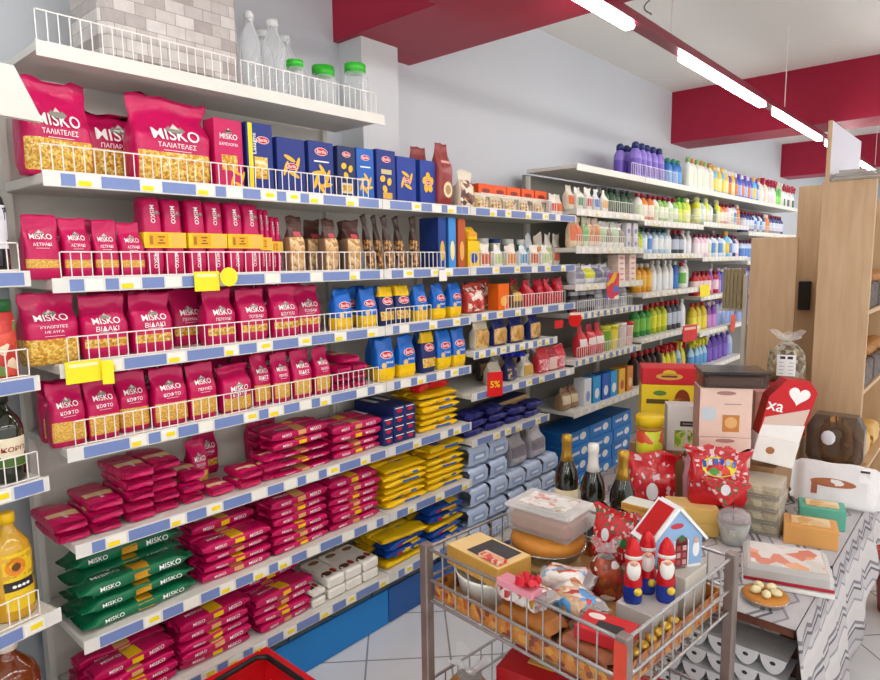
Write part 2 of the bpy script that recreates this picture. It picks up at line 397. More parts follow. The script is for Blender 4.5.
# corner unit at the left, turned a little towards the camera
LR = math.radians(101); LW = .9
lend = Vector((-1.895, .548, 0)); lorg = lend - Vector((math.cos(LR), math.sin(LR), 0))*LW
LEV = [1.583, 1.31, 1.035, .66, .30]
u0 = unit('shelving unit of bottles cut off by the left edge of the photo', 0, LW, [(z, [(.2, LW-.02)] if i < 3 else [(LW-.2, LW-.05)] if i == 3 else [], 'near') for i, z in enumerate(LEV)], 1.9, KICK1, .19, loc=lorg, rz=LR)
hd = MB(); hd.prism([(.2, 1.965), (LW+.055, 1.965), (LW-.005, 2.09), (.2, 2.09)], -.02, .0, SHELF_W)
hd.box(.2, LW-.02, 0, .3, 2.0, 2.02, SHELF_W)
ho = ob('canopy_shelf', hd.mesh('canopy_shelf'), u0); 
ob('price_tag', MB().box(.6, .80, -.024, -.0203, 2.02, 2.055, card('#e9e6da')).mesh('price_tag'), ho)
def lpos(x, y, z): return Vector((lorg.x+x*math.cos(LR)-y*math.sin(LR), lorg.y+x*math.sin(LR)+y*math.cos(LR), z))

# ------------------------------------------------------------------ packets
def bag(w, d, h, zone, seed=0, crump=.004, seal=.9, na=28, nt=22, lean=0, fold=0, top_w=1.0, puff=1.0):
    """upright filled bag with a crimped top; zone(t, front) gives the material of a patch"""
    b = MB(); o = Vector((seed*7.3, seed*3.1, 0)); vs = []
    for i in range(nt+1):
        t = i/nt
        df = (.72+.28*sm(0, .14, t))*(1-.97*sm(.52, seal, t)); wf = (.93+.07*sm(0, .1, t))*(1-.05*sm(.5, .8, t))
        wf = wf*(1-sm(.75, seal, t))+top_w*sm(.75, seal, t)
        nn = 5-2.6*sm(.5, seal, t)
        for k in range(na):
            a = 2*PI*(k+.5)/na; c, s_ = math.cos(a), math.sin(a)
            x = w/2*wf*math.copysign(abs(c)**(2/nn), c); y = d/2*df*math.copysign(abs(s_)**(2/nn), s_)
            z = h*t
            q = Vector((x, y, z))*14+o
            amp = crump*(.5+1.2*sm(.35, .95, t))*(0 if i == 0 else 1)
            x += amp*noise.noise(q); y += amp*2.0*noise.noise(q+Vector((9, 2, 4))); 
            if i == nt: z += crump*.9*math.sin(x*90+seed)
            z += amp*1.2*noise.noise(q+Vector((3, 8, 1)))*sm(.1, .4, t)
            y += lean*t*t*h
            if fold and t > fold: y -= (t-fold)*h*.9*(.6); z -= (t-fold)*h*.75
            vs.append((x, y, max(z, .0)))
    fs = []; fm = []
    for i in range(nt):
        for k in range(na):
            a = 2*PI*(k+1)/na
            fs.append([i*na+k, i*na+(k+1) % na, (i+1)*na+(k+1) % na, (i+1)*na+k]); fm.append(zone((i+.5)/nt, math.sin(a) < -.5))
    fs.append(list(range(na))[::-1]); fm.append(zone(0, False)); fs.append([nt*na+k for k in range(na)]); fm.append(zone(1, False))
    return b.add(vs, fs, fm, True)
def pillow(L, w, h, zone, seed=0, crump=.003, nx=22, na=20, endw=1.0, seal=.05, blunt=.10):
    """packet lying on its back: x long, y deep, z thick, both ends crimped"""
    b = MB(); vs = []
    for i in range(nx+1):
        t = i/nx; e = min(t, 1-t)
        f = blunt+(1-blunt)*sm(seal, seal+.09, e); wf = (endw if e < seal else 1)*(.98+.02*sm(0, .1, e))
        for k in range(na):
            a = 2*PI*(k+.5)/na; c, s_ = math.cos(a), math.sin(a); nn = 3.6 if blunt < .5 else 5.5
            y = w/2*wf*math.copysign(abs(c)**(2/nn), c); z = h/2*f*math.copysign(abs(s_)**(2/nn), s_); x = -L/2+L*t
            q = Vector((x*16, y*16, z*16+seed*5.7))
            z += crump*noise.noise(q)*1.4*(1 if s_ > 0 else .3); y += crump*noise.noise(q+Vector((4, 4, 4)))
            if i in (0, nx): x += .004*math.sin(k*2.5+seed)
            vs.append((x, y, max(0, z+h/2)))
    fs = []; fm = []
    for i in range(nx):
        for k in range(na):
            a = 2*PI*(k+1)/na
            fs.append([i*na+k, (i+1)*na+k, (i+1)*na+(k+1) % na, i*na+(k+1) % na][::-1]); fm.append(zone((i+.5)/nx, 'top' if math.sin(a) > .6 else ('front' if math.cos(a) < 0 and False else 'side')))
    fs.append(list(range(na))); fm.append(zone(0, 'side')); fs.append([nx*na+k for k in range(na)][::-1]); fm.append(zone(1, 'side'))
    return b.add(vs, fs, fm, True)
def emblem(b, cx, cz, r, fn):           # little windmill-like mark above the maker's word
    g = card('#8d8a80'); g2 = card('#d8d2c4')
    b.decal(circ(cx, cz, r*1.25, r*.42, 12), g, fn)
    b.decal(([(cx-r*.75, cz), (cx+r*.75, cz), (cx, cz+r*.95)], [[0, 1, 2]]), g2, fn)
    b.decal(([(cx-r*1.2, cz+.05*r), (cx-r*.2, cz+.05*r), (cx-r*.7, cz+.6*r)], [[0, 1, 2]]), g, fn)
    b.decal(([(cx+r*.3, cz+.05*r), (cx+r*1.3, cz+.05*r), (cx+r*.8, cz+.6*r)], [[0, 1, 2]]), g, fn)
def pink_bag(w, d, h, lines, lo, hi, seed, fine=False, crump=.004, word=.68, off=.0024, **k):
    win = PASTA_FINE if fine else PASTA
    b = bag(w, d, h, lambda t, fr: win if (lo < t < hi and (fr or lo < .05)) else PINK, seed, crump, **k)
    fn = b.wrap(1, -1, off); wd = w*.6
    emblem(b, 0, h*(word+.055), w*.1, fn); b.text('MISKO', 0, h*word, wd, WHITE, fn)
    z = h*(word-.125)
    for i, l in enumerate(lines): b.text(l, 0, z, w*(.5 if i == 0 else .34), PRINT, fn); z -= h*.07
    b.decal(rectp(0, z+h*.01, w*.36, h*.006), PRINT, fn)
    return b
def P(name, b, kids=()): return Proto(name, b.mesh(name), kids)
def oval_logo(b, cx, cz, r, fn, word='Barilla'):
    b.decal(circ(cx, cz, r, r*.46, 20), WHITE, fn); 
    f2 = (lambda u, v: tuple(Vector(fn(u, v))-Vector((0, .0006, 0))))
    b.decal(circ(cx, cz, r*.93, r*.40, 20), RED, f2)
    f3 = (lambda u, v: tuple(Vector(fn(u, v))-Vector((0, .0012, 0)))); b.text(word, cx, cz, r*1.35, WHITE, f3)

# magenta bags
BIG = [P('pasta_bag', pink_bag(.23, .12, .265, ['ΤΑΛΙΑΤΕΛΕΣ'], .06, .38, s, word=.56, crump=.006, seal=.9, top_w=1.06, off=.007)) for s in (1, 2)]
FOLDED = P('pasta_bag', pink_bag(.225, .13, .25, ['ΠΑΠΑΡΔΕΛΕΣ'], .08, .4, 3, word=.56, crump=.008, fold=.70, seal=.97, off=.008))
STAR = [P('pasta_bag', pink_bag(.096, .06, .168, ['ΑΣΤΡΑΚΙ'], .2, .34, s, True)) for s in (4, 5)]
EGG = P('pasta_bag', pink_bag(.142, .09, .243, ['ΧΥΛΟΠΙΤΕΣ', 'ΜΕ ΑΥΓΑ'], .02, .36, 6, word=.66))
BID = [P('pasta_bag', pink_bag(.122, .075, .185, [n], .2, .34, s, word=.6)) for s, n in ((7, 'ΒΙΔΑΚΙ'), (8, 'ΒΙΔΑΚΙ'), (9, 'ΠΕΝΝΑΚΙ'), (10, 'ΤΟΥΒΑΚΙ'), (11, 'ΚΟΧΥΛΙ'))]
KOF = [P('pasta_bag', pink_bag(.098, .065, .178, [n], .07, .40, s, True)) for s, n in ((12, 'ΚΟΦΤΟ'), (13, 'ΚΟΦΤΟ'), (14, 'ΠΕΝΝΕΣ'), (15, 'ΒΙΔΕΣ'))]
SLUMP = P('pasta_bag', pink_bag(.12, .075, .162, ['ΚΟΦΤΟ'], .05, .32, 16, True, crump=.008, word=.5, seal=.96, puff=1))
TERZ = P('pasta_bag', pink_bag(.122, .08, .19, ['ΤΕΡΖΕΤΙ'], .03, .36, 17, word=.62, crump=.006, seal=.96))
# magenta upright spaghetti pairs with a yellow offer band
def twin():
    b = MB()
    for sx in (-1, 1):
        b.X = Matrix.Translation((sx*.033, 0, 0)); q = bag(.064, .095, .242, lambda t, fr: PINK, 20+sx, .003, seal=1.6, nt=16, na=20)
        b.add(q.v, q.f, PINK, True)
    b.X = Matrix.Identity(4); fn = b.wrap()
    for sx in (-1, 1):
        b.text('MISKO', sx*.033, .192, .055, WHITE, fn, rot=-PI/2); b.text('MISKO', sx*.033, .05, .05, PRINT, fn, rot=-PI/2); emblem(b, sx*.033+.014, .195, .008, fn)
    y = MB(); y.prism([(-.0668, .088), (.0668, .088), (.0668, .136), (-.0668, .136)], -.0515, .0515, YELF)
    y.decal(rectp(-.022, .112, .062, .038), card('#e9a81a'), y.front(-.0522)); [y.decal(rectp(-.014, z_, w_, .004), card('#7a5410'), y.front(-.0528)) for z_, w_ in ((.122, .022), (.112, .012), (.103, .024))]; y.decal(rectp(-.045, .112, .010, .026), card('#a8741a'), y.front(-.0528)); y.decal(rectp(.04, .112, .045, .04), card('#e0b850'), y.front(-.0522))
    return Proto('spaghetti_twin_pack', b.mesh('spaghetti_twin_pack'), [('offer_band', y.mesh('offer_band'))])
TWIN = twin()
# lying packets
def lying(base, patch, seed, L=.265, w=.088, h=.034, word=None, wcol=None, mid=(.40, .60), extra=None, **k):
    b = pillow(L, w, h, lambda t, s: patch if (mid[0] < t < mid[1] and s == 'top') else base, seed, **k)
    fn = b.wrap(2); ff = b.wrap(1, -1)
    b.decal(rectp(L*.02, h*.5, L*.14, h*.5), patch, ff)
    if word:
        b.text(word, -L*.24, 0, L*.24, wcol or WHITE, fn); b.text(word, L*.27, h*.5, L*.2, wcol or WHITE, ff)
        b.text(word, -L*.25, h*.5, L*.16, wcol or WHITE, ff)
    if extra: extra(b, fn, ff)
    return b
SPAG = [P('spaghetti_pack', lying(PINK, YELF if s % 2 else M('pasta_tan', '#d9a765', .4), 30+s, word='MISKO', crump=.005, blunt=.62, seal=.02)) for s in range(4)]
SHORT = [P('spaghetti_pack', lying(PINK, M('pasta_pale', '#e5c98e', .4), 40+s, L=.20, w=.094, h=.034, word='MISKO', mid=(.25, .46), crump=.004, blunt=.7, seal=.0)) for s in range(3)]
GREENF = film('#0f6a45')
GRN = [P('spaghetti_pack', lying(GREENF, M('gold_film', '#c8921f', .35), 50+s, L=.36, w=.10, h=.048, word='MISKO', crump=.010, mid=(.46, .57))) for s in range(3)]
def yx(b, fn, ff):
    b.decal(rectp(-.05, 0, .06, .05), BLUEF, fn); b.decal(circ(-.05, 0, .022, .011), RED, lambda u, v: tuple(Vector(fn(u, v))+Vector((0, 0, .0008))))
    b.decal(rectp(.03, .014, .10, .012), BLUEF, ff)
YPK = [P('pasta_pack', lying(YELF, PASTA if s == 1 else YELF, 60+s, L=.27, w=.095, h=.030, crump=.007, extra=yx if s else None, seal=.03, blunt=.45)) for s in range(3)]
def bx(b, fn, ff):
    b.decal(circ(-.03, 0, .032, .015), RED, fn); b.text('Barilla', -.03, 0, .045, WHITE, lambda u, v: tuple(Vector(fn(u, v))+Vector((0, 0, .0008))))
    b.decal(rectp(.02, .02, .1, .012), YELF, ff); b.decal(circ(-.05, .02, .016, .008), RED, ff)
BPK = [P('pasta_pack', lying(film('#12479f'), YELF, 70+s, L=.26, w=.11, h=.042, crump=.008, mid=(.62, .86), extra=bx)) for s in range(2)]
# blue bags with the red oval
def blue_bag(seed, w=.098, h=.165, top=None):
    b = bag(w, .062, h, lambda t, fr: (YELF if t < .34 else BLUEF) if not top else (top if t > .72 else (PASTA if .12 < t < .36 and fr else NAVY)), seed, .005, seal=1.15)
    fn = b.wrap(); oval_logo(b, 0, h*.62, w*.34, fn)
    if not top: b.decal(circ(-w*.2, h*.38, .014, .012, 10), M('pasta_pale', '#e5c98e'), fn); b.text('PENNE', .012, h*.44, w*.4, WHITE, fn)
    return b
BBAG = [P('pasta_bag', blue_bag(80+s)) for s in range(3)]
YTOP = P('pasta_bag', blue_bag(84, .105, .17, YELF))
# cartons
def carton(w, d, h, front, side=None, prints=None, ch=.0015, lid=None):
    b = MB(); b.box(-w/2, w/2, -d/2, d/2, 0, h, front, ch, {'+x': side or front, '-x': side or front, '+z': lid or side or front})
    if prints: prints(b, b.front(-d/2-.0008))
    return b
def pasta_art(b, fn, cx, cz, r, n, kind):
    for i in range(n):
        a = 2*PI*i/n+.3; x, z = cx+r*.62*math.cos(a), cz+r*.62*math.sin(a); ca, sa = math.cos(a+.9), math.sin(a+.9)
        ln, th = (r*.62, r*.17) if kind == 'tube' else (r*.42, r*.34)
        pts = circ(0, 0, ln, th, 10)[0]
        b.decal(([(x+u*ca-v*sa, z+u*sa+v*ca) for u, v in pts], [list(range(10))]), card('#efb92a'), lambda u, v, i=i: tuple(Vector(fn(u, v))-Vector((0, .0002*i, 0))))
def blue_box(w, h, mode, base=BLUEB):
    def pr(b, fn):
        if mode == 0: pasta_art(b, fn, 0, h*.5, w*.36, 4, 'tube'); oval_logo(b, 0, h*.5, w*.2, lambda u, v: (u, fn(u, v)[1]-.001, v))
        elif mode == 1: oval_logo(b, 0, h*.82, w*.26, fn); pasta_art(b, fn, 0, h*.32, w*.4, 6, 'tube'); b.decal(rectp(0, h*.64, w*.6, .005), WHITE, fn)
        elif mode == 2: oval_logo(b, 0, h*.85, w*.24, fn); pasta_art(b, fn, 0, h*.55, w*.36, 3, 'shell'); b.decal(rectp(0, h*.2, w*.62, h*.2), card('#d8d4b4'), fn); b.decal(rectp(0, h*.2, w*.5, h*.12), PASTA, lambda u, v: (u, fn(u, v)[1]-.0006, v))
        elif mode == 3: oval_logo(b, 0, h*.82, w*.24, fn); b.decal(rectp(0, h*.58, w*.55, h*.09), card('#c8bd8c'), fn); pasta_art(b, fn, -w*.05, h*.36, w*.34, 3, 'shell'); b.decal(rectp(w*.05, h*.12, w*.5, h*.12), card('#d8a845'), fn)
        elif mode == 4: oval_logo(b, w*.12, h*.76, w*.25, fn); b.text('Lasagne', -w*.2, h*.7, h*.3, WHITE, fn, rot=PI/2); b.decal(rectp(w*.02, h*.35, w*.5, h*.32), PASTA, fn); b.decal(rectp(-w*.36, h*.5, w*.16, h*.98), YEL, fn)
        elif mode == 5: pasta_art(b, fn, 0, h*.5, w*.38, 5, 'shell'); oval_logo(b, 0, h*.5, w*.2, lambda u, v: (u, fn(u, v)[1]-.0014, v))
    return carton(w, .055, h, base, base, pr)
KAN = P('pasta_box', carton(.112, .07, .225, PINKB, PINKB, lambda b, fn: (emblem(b, 0, .185, .012, fn), b.text('MISKO', 0, .17, .07, WHITE, fn), b.text('ΚΑΝΕΛΟΝΙΑ', 0, .145, .075, PRINT, fn), b.decal(rectp(0, .085, .062, .05), PASTA, fn), pasta_art(b, fn, .03, .035, .035, 4, 'tube'))))
BOX = [P('pasta_box', blue_box(w, h, mo, c)) for w, h, mo, c in ((.112, .232, 4, BLUEB), (.13, .198, 0, BLUEB), (.125, .203, 1, BLUEB), (.098, .2, 2, card('#182a5c')), (.095, .205, 1, card('#1f5fb4')), (.118, .212, 3, BLUEB), (.122, .196, 0, card('#1a3a94')), (.125, .196, 5, card('#1a3a94')))]

# ------------------------------------------------------------------ other goods
def gbag(w, d, h, zone, seed, prints=None, **k):
    b = bag(w, d, h, zone, seed, **k)
    if prints: prints(b, b.wrap())
    return P('packet', b)
COFFEE = P('coffee_bag', (lambda b: (lambda fn: (b.decal(circ(.005, .075, .036, .036), card('#e8d6ae'), fn), b.decal(circ(.005, .075, .022, .022), card('#b08a5a'), lambda u, v: tuple(Vector(fn(u, v))-Vector((0, .0008, 0)))), b.decal(rectp(0, .2, .07, .012), card('#d8a49a'), fn), b)[-1])(b.wrap()))(bag(.118, .075, .285, lambda t, fr: film('#8e3434'), 90, .004, seal=.97, top_w=.9)))
CANE = cells('cinnamon_rolls', ['#7a4a26', '#a9763c', '#d0a468', '#5d3419'], 70, .4, .5)
RUSK = [gbag(.088, .06, .225, lambda t, fr: film('#4a2a22') if t > .62 else (cells('rusk_pieces', ['#d9b27a', '#c89657', '#e3c594', '#b98348'], 55) if fr else film('#8b6a52')), 91+s, lambda b, fn: b.decal(rectp(.005, .155, .045, .018), card('#c8485a'), fn)) for s in range(2)]
WRAPST = gbag(.06, .035, .24, lambda t, fr: CANE if t < .55 else film('#3f2a24'), 94)
def simple_box(w, d, h, c, side=None, word=None, wc=None, art=None):
    def pr(b, fn):
        if word: b.text(word, 0, h*.72, w*.7, wc or WHITE, fn)
        if art: b.decal(circ(0, h*.35, w*.3, h*.2, 14), card(art), fn)
    return P('carton', carton(w, d, h, card(c), card(side or c), pr))
SLIM = [simple_box(.06, .12, .232, '#17408f', '#0f2c6c', art='#e0b54a'), simple_box(.058, .12, .235, '#3f8fd8', '#2a6cb4', art='#f2e2a0'), simple_box(.06, .12, .232, '#b7562a', '#9a4724', art='#e9b25c')]
ORANGE = simple_box(.125, .08, .052, '#ea5a12', '#d94e10', art='#8a2a10')
ORB = simple_box(.10, .07, .13, '#ee6a10', '#df5f0c', art='#f7c25a')
CLEAR = clear('clear_plastic', '#e8edf0', .16); CELLO = clear('cellophane', '#f2f4f6', .14, .05)
def bottle(shape, h, r, body, cap, label=None, sq=1.0, n=14):
    b = MB(); c = MB(); lb = label or body
    if shape == 'spray':
        pr = [(r*.9, 0), (r, .03*h), (r, .42*h), (r*.75, .58*h), (r*.36, .70*h), (r*.34, .76*h)]; b.lathe(pr, [body, lb, body, body, body], n, sy=sq)
        c.box(-r*.36, r*.36, -r*.9, r*.75, .86*h, h, cap, r*.15); c.lathe([(r*.42, .745*h), (r*.42, .87*h)], cap, 10); c.box(-r*.12, r*.12, -r*.75, -r*.45, .72*h, .87*h, cap); nm = 'trigger_head'
    elif shape == 'round':
        pr = [(r*.92, 0), (r, .02*h), (r, .18*h), (r, .60*h), (r*.86, .72*h), (r*.38, .82*h), (r*.36, .87*h)]; b.lathe(pr, [body, body, lb, body, body, body], n, sy=sq)
        c.lathe([(r*.44, .855*h), (r*.44, .985*h), (r*.36, h)], cap, 10); nm = 'cap'
    elif shape == 'tall':
        pr = [(r*.92, 0), (r, .02*h), (r, .14*h), (r, .55*h), (r*.95, .70*h), (r*.6, .80*h), (r*.55, .83*h)]; b.lathe(pr, [body, body, lb, body, body, body], n, sy=sq)
        c.lathe([(r*.62, .82*h), (r*.6, .95*h), (r*.35, h)], cap, 10); nm = 'cap'
    elif shape == 'can':
        pr = [(r*.9, 0), (r, .02*h), (r, .85*h), (r*.85, .9*h)]; b.lathe(pr, [body, lb, body], n); c.lathe([(r*.8, .895*h), (r*.8, .98*h), (r*.7, h)], cap, 12); nm = 'cap'
    elif shape == 'jar':
        pr = [(r*.9, 0), (r, .04*h), (r, .2*h), (r, .62*h), (r*.98, .74*h), (r*.82, .82*h)]; b.lathe(pr, [body, body, lb, body, body], n); c.lathe([(r*.88, .815*h), (r*.88, .99*h), (r*.8, h)], cap, n); nm = 'lid'
    elif shape == 'tub':
        pr = [(r*.82, 0), (r*.84, .02*h), (r*.96, .8*h), (r*.96, .86*h)]; b.lathe(pr, [body, lb, body], n); c.lathe([(r, .85*h), (r, .98*h), (r*.94, h)], cap, n); nm = 'lid'
    elif shape == 'jug':
        pr = [(r*.94, 0), (r, .02*h), (r, .5*h), (r*.9, .68*h), (r*.45, .82*h), (r*.3, .88*h)]; b.lathe(pr, [body, lb, body, body, body], n, sx=1, sy=sq)
        b.path([(r*.42, 0, .8*h), (r*.85, 0, .76*h), (r*.95, 0, .6*h), (r*.85, 0, .45*h)], r*.13, body, 6); c.lathe([(r*.36, .87*h), (r*.36, .98*h), (r*.3, h)], cap, 10); nm = 'cap'
    return Proto('bottle' if shape not in ('jar', 'tub', 'can') else {'jar': 'jar', 'tub': 'tub', 'can': 'spray_can'}[shape], b.mesh('bottle_body'), [(nm, c.mesh(nm))])
_bc = {}
def BT(shape, h, r, body, cap, label=None, sq=1.0):
    k = (shape, h, r, body, cap, label, sq)
    if k not in _bc: _bc[k] = bottle(shape, h, r, plas(body), plas(cap), plas(label) if label else None, sq)
    return _bc[k]

# ------------------------------------------------------------------ laying out the shelves
def S(pr, px, z, d, label, cat, group=None, dx=0, rz=0, zz=.07, **k):
    """stand a thing on a shelf with its front dx behind the usual line, at picture column px"""
    x = XF-.032-dx; y = along(px, z+zz, x)
    return pr.put((x-d/2, y, z+.0006), PI/2+rz, label, cat, group, **k)
def R(pr, y, z, d, label, cat, group=None, dx=0, rz=0, **k):
    return pr.put((XF-.032-dx-d/2, y, z+.0006), PI/2+rz, label, cat, group, **k)
# top shelf of the near bay
g = 'pasta packets on the top shelf'
S(BIG[0], 62, ZA, .12, 'big magenta pasta bag at the left end of the near top shelf', 'pasta', g, rz=.03, dx=.01, sc=(.80, .9, 1))
S(FOLDED, 124, ZA, .13, 'crumpled magenta pasta bag with its top folded over, on the top shelf', 'pasta', g, dx=.125, rz=.0, sc=(1.1, .9, 1.06))
S(BIG[1], 178, ZA, .12, 'big upright magenta pasta bag between folded bag and magenta box', 'pasta', g, sc=(1.12, 1, 1.0))
S(KAN, 230, ZA, .07, 'magenta cardboard pasta box beside the blue boxes on top shelf', 'pasta', g, dx=.01)
nm = ['tall navy pasta box with yellow side stripe next to magenta box', 'blue pasta box with crossed tubes, second of the blue boxes', 'blue box with ring of tubes, third blue box on the shelf', 'dark navy box with cream panel, fourth of the blue boxes',
      'lighter blue pasta box leaning a little, fifth of the blue boxes', 'blue box with cream strip, sixth of the blue boxes', 'royal blue box with tube star, seventh of the blue boxes', 'royal blue box with shell star, last before the brown bag']
for i, px in enumerate((261, 292, 322, 347, 366, 386.5, 407, 428)):
    S(BOX[i], px, ZA, .055, nm[i], 'pasta', 'blue pasta boxes on the top shelf', dx=.02, rz=(-.05 if i == 4 else .03*math.sin(i*3)), sc=(.93, 1, 1))
S(COFFEE, 447, ZA, .075, 'tall brown-red coffee bag with round cream emblem on top shelf', 'coffee', 'coffee bags', rz=.05)
S(COFFEE, 424, ZA, .075, 'brown-red coffee bag standing behind the last blue boxes', 'coffee', 'coffee bags', dx=.14)
# second shelf
g = 'small magenta bags on the second shelf'
for i, (px, dx) in enumerate(((43, 0), (79, 0), (108, .01), (134, .01))):
    S(STAR[i % 2], px, ZB, .06, 'small magenta pasta bag, %s from the left on the second shelf' % ordw(i+1), 'pasta', g, dx=dx, rz=.04*math.sin(i*5+1), sc=(1.0 if i == 0 else .86, 1, 1.02-.02*i))
S(STAR[1], 52, ZB, .06, 'small magenta pasta bag behind the leftmost one on second shelf', 'pasta', g, dx=.075)
S(STAR[0], 84, ZB, .06, 'small magenta pasta bag hidden behind the second one on second shelf', 'pasta', g, dx=.075, sc=(.86, 1, 1))
g = 'magenta spaghetti twin packs with yellow offer bands'
for i, px in enumerate((166, 208.5, 246)):
    S(TWIN, px, ZB, .095, 'upright magenta spaghetti twin pack with yellow band, %s from the left' % ordw(i+1), 'pasta', g, dx=.03, sc=(1.02, 1, 1))
for i in range(2): S(TWIN, 268+i*11, ZB, .095, ['leaning magenta twin pack right of the upright ones', 'leaning magenta twin pack nearest to the brown rusk packets'][i], 'pasta', g, dx=.05, ry=0, rx=0, rz=.0, sc=(.42, .8, .94-.1*i))
g = 'brown rusk packets on the second shelf'
for i, (px, dx) in enumerate(((299, .02), (317, .10), (333, .02), (356, .02), (349, .11))):
    S(RUSK[i % 2], px, ZB, .06, 'dark-topped clear rusk packet, %s counting from the magenta twin packs' % ordw(i+1), 'rusks', g, dx=dx, rz=.1*math.sin(i*4), sc=(.78, 1, .9 if i else .92))
for i, px in enumerate((374, 384, 394, 405, 418)):
    S(WRAPST, px, ZB+.009, .035, 'slim brown packet of long rolls, %s from the left, tilted sideways' % ordw(i+1), 'rusks', 'slim brown packets', dx=.03+.02*(i % 2), ry=-.22 if i != 4 else -.12, sc=(.62, 1, .93))
for i, (px, c) in enumerate(((442.5, 'navy'), (452.5, 'light blue'), (462, 'orange-brown'))):
    S(SLIM[i], px, ZB, .12, c+' slim upright carton beside the slim brown packets', 'carton', 'slim cartons on the second shelf', rz=0, sc=(.88, 1, 1))
# third shelf
g = 'magenta bags on the third shelf'
S(EGG, 54, ZC, .09, 'largest magenta bag of small square pasta, left end of third shelf', 'pasta', g, rz=.05, sc=(1, 1, .81))
lst = [(108, BID[0], 0), (155, BID[1], 0), (190, BID[2], .09), (223, BID[2], 0), (256, BID[3], 0), (288, BID[4], 0), (311, BID[3], .05)]
for i, (px, pr, dx) in enumerate(lst):
    S(pr, px, ZC, .075, 'magenta pasta bag with pale window, %s after the largest on third shelf' % ordw(i+1), 'pasta', g, dx=dx, rz=.05*math.sin(i*7), sc=(1.05 if i < 2 else .92, 1, 1.0))
for i, px in enumerate((110, 140, 168, 196, 222, 248, 272, 296)):
    S(BID[i % 5], px, ZC, .075, 'magenta pasta bag in the back row of third shelf, %s from left' % ordw(i+1), 'pasta', 'back row magenta bags', dx=.185, rz=.03*math.sin(i*3), sc=(.98, .9, 1.02))
g = 'blue pasta bags on the third shelf'
k = 0
for px, dx, pr in ((345, .0, 0), (353, .075, 1), (362, .15, 0), (371, .0, 1), (388.5, .0, 3), (378, .08, 1), (399, .08, 3), (405, .0, 3), (423, .0, 1), (441, .0, 2), (457, .01, 0)):
    k += 1; p_ = YTOP if pr == 3 else BBAG[pr]
    S(p_, px, ZC, .062, ('blue and yellow pasta bag, %s' if pr != 3 else 'navy pasta bag with yellow top, %s') % ordw(k)+' from the left on third shelf', 'pasta', g, dx=dx, rz=.05*math.sin(k*3), sc=(.84, 1, .98))
# fourth shelf
g = 'magenta bags on the fourth shelf'
S(KOF[0], 70, ZD, .065, 'magenta bag of fine pasta at the left front of fourth shelf', 'pasta', g)
S(KOF[1], 62, ZD, .065, 'magenta bag standing behind the leftmost one on fourth shelf', 'pasta', g, dx=.08)
lst = [(105.5, KOF[1], 0), (136, KOF[0], .02), (173, KOF[0], 0), (205, KOF[2], .0), (239, SLUMP, 0), (264, KOF[3], .02), (284, KOF[2], 0), (304.5, KOF[3], 0), (324.5, KOF[2], 0)]
for i, (px, pr, dx) in enumerate(lst):
    S(pr, px, ZD, .065 if pr is not SLUMP else .075, ('slumped magenta pasta bag, %s' if pr is SLUMP else 'magenta pasta bag with yellow lower half, %s') % ordw(i+2)+' on fourth shelf', 'pasta', g, dx=dx, rz=.06*math.sin(i*5), sc=(1.12 if i == 2 else .98, 1, 1.03))
for i, px in enumerate((98, 124, 150, 176, 200, 224, 246, 268, 290)):
    S(KOF[i % 4], px, ZD, .065, 'magenta pasta bag in the back row of fourth shelf, %s from left' % ordw(i+1), 'pasta', 'back row magenta bags', dx=.17, rz=.03*math.sin(i*3), sc=(1.1, .9, 1.02))
for i, (px, lay) in enumerate(((343, 0), (343, 1), (343, 2), (359, 0), (359, 1), (359, 2), (351, 3))):
    S(SHORT[i % 3], px, ZD+.0345*lay, .20, 'small magenta pack lying end-on, %s of the pile beside blue bags' % ordw(i+1), 'pasta', 'magenta packs lying on the fourth shelf', rz=PI/2+.03*math.sin(i*4), zz=.03, sc=(1, .95, 1))
g = 'blue pasta bags on the fourth shelf'; k = 0
for px, dx, pr in ((381, .09, 0), (388, 0, 1), (409, 0, 2), (430, 0, 3), (446, 0, 0), (461, 0, 1), (425, .08, 0)):
    k += 1; S(YTOP if pr == 3 else BBAG[pr], px, ZD, .062, ('plump blue and yellow pasta bag, %s' if pr != 3 else 'navy yellow-topped pasta bag, %s') % ordw(k)+' on the fourth shelf', 'pasta', g, dx=dx, rz=.05*math.sin(k*2), sc=(1.02 if px < 420 else .92, 1, 1.1))
# fifth shelf: packs lying end-on in stacks at the left, then long packs
def stack(prs, y, z, n, th, dep, where, cat, group, dx=0, end=True, jit=.02, seed=0, names=None, sc=None, rows=None):
    r = random.Random(seed)
    for l in range(n):
        pos = ('bottom one', 'top one')[l == n-1] if n > 1 and l in (0, n-1) else ('only one' if n == 1 else ordw(l+1)+' one up')
        R(prs[(l+seed) % len(prs)], y+r.uniform(-.006, .006), z+l*th, dep, '%s of %s' % (pos, where), cat, group, dx=dx+r.uniform(0, .012), rz=(PI/2 if end else 0)+r.uniform(-jit, jit), sc=sc)
g = 'magenta packs stacked on the fifth shelf'
Y5 = lambda px: along(px, ZE+.05, XF-.04)
for i, (px, n, dx) in enumerate(((72, 2, 0), (108, 3, .0), (141, 5, .0), (170, 5, .02), (198, 3, .03))):
    stack(SHORT, Y5(px), ZE, n, .0345, .20, 'the magenta packs, %s stack from left on fifth shelf' % ordw(i+1), 'pasta', g, dx=dx, seed=i)
R(TERZ, Y5(220), ZE+.0, .08, 'upright magenta bag leaning among the stacks on the fifth shelf', 'pasta', g, dx=.13, sc=(.95, 1, 1.08))
for i, (px, n, dx) in enumerate(((225, 1, 0), (250, 2, 0), (274, 3, 0))):
    stack(SHORT, Y5(px), ZE, n, .0345, .12, 'the short magenta packs, %s low pile right of leaning bag' % ordw(i+1), 'pasta', g, dx=.0, seed=8+i, sc=(.6, .9, 1))
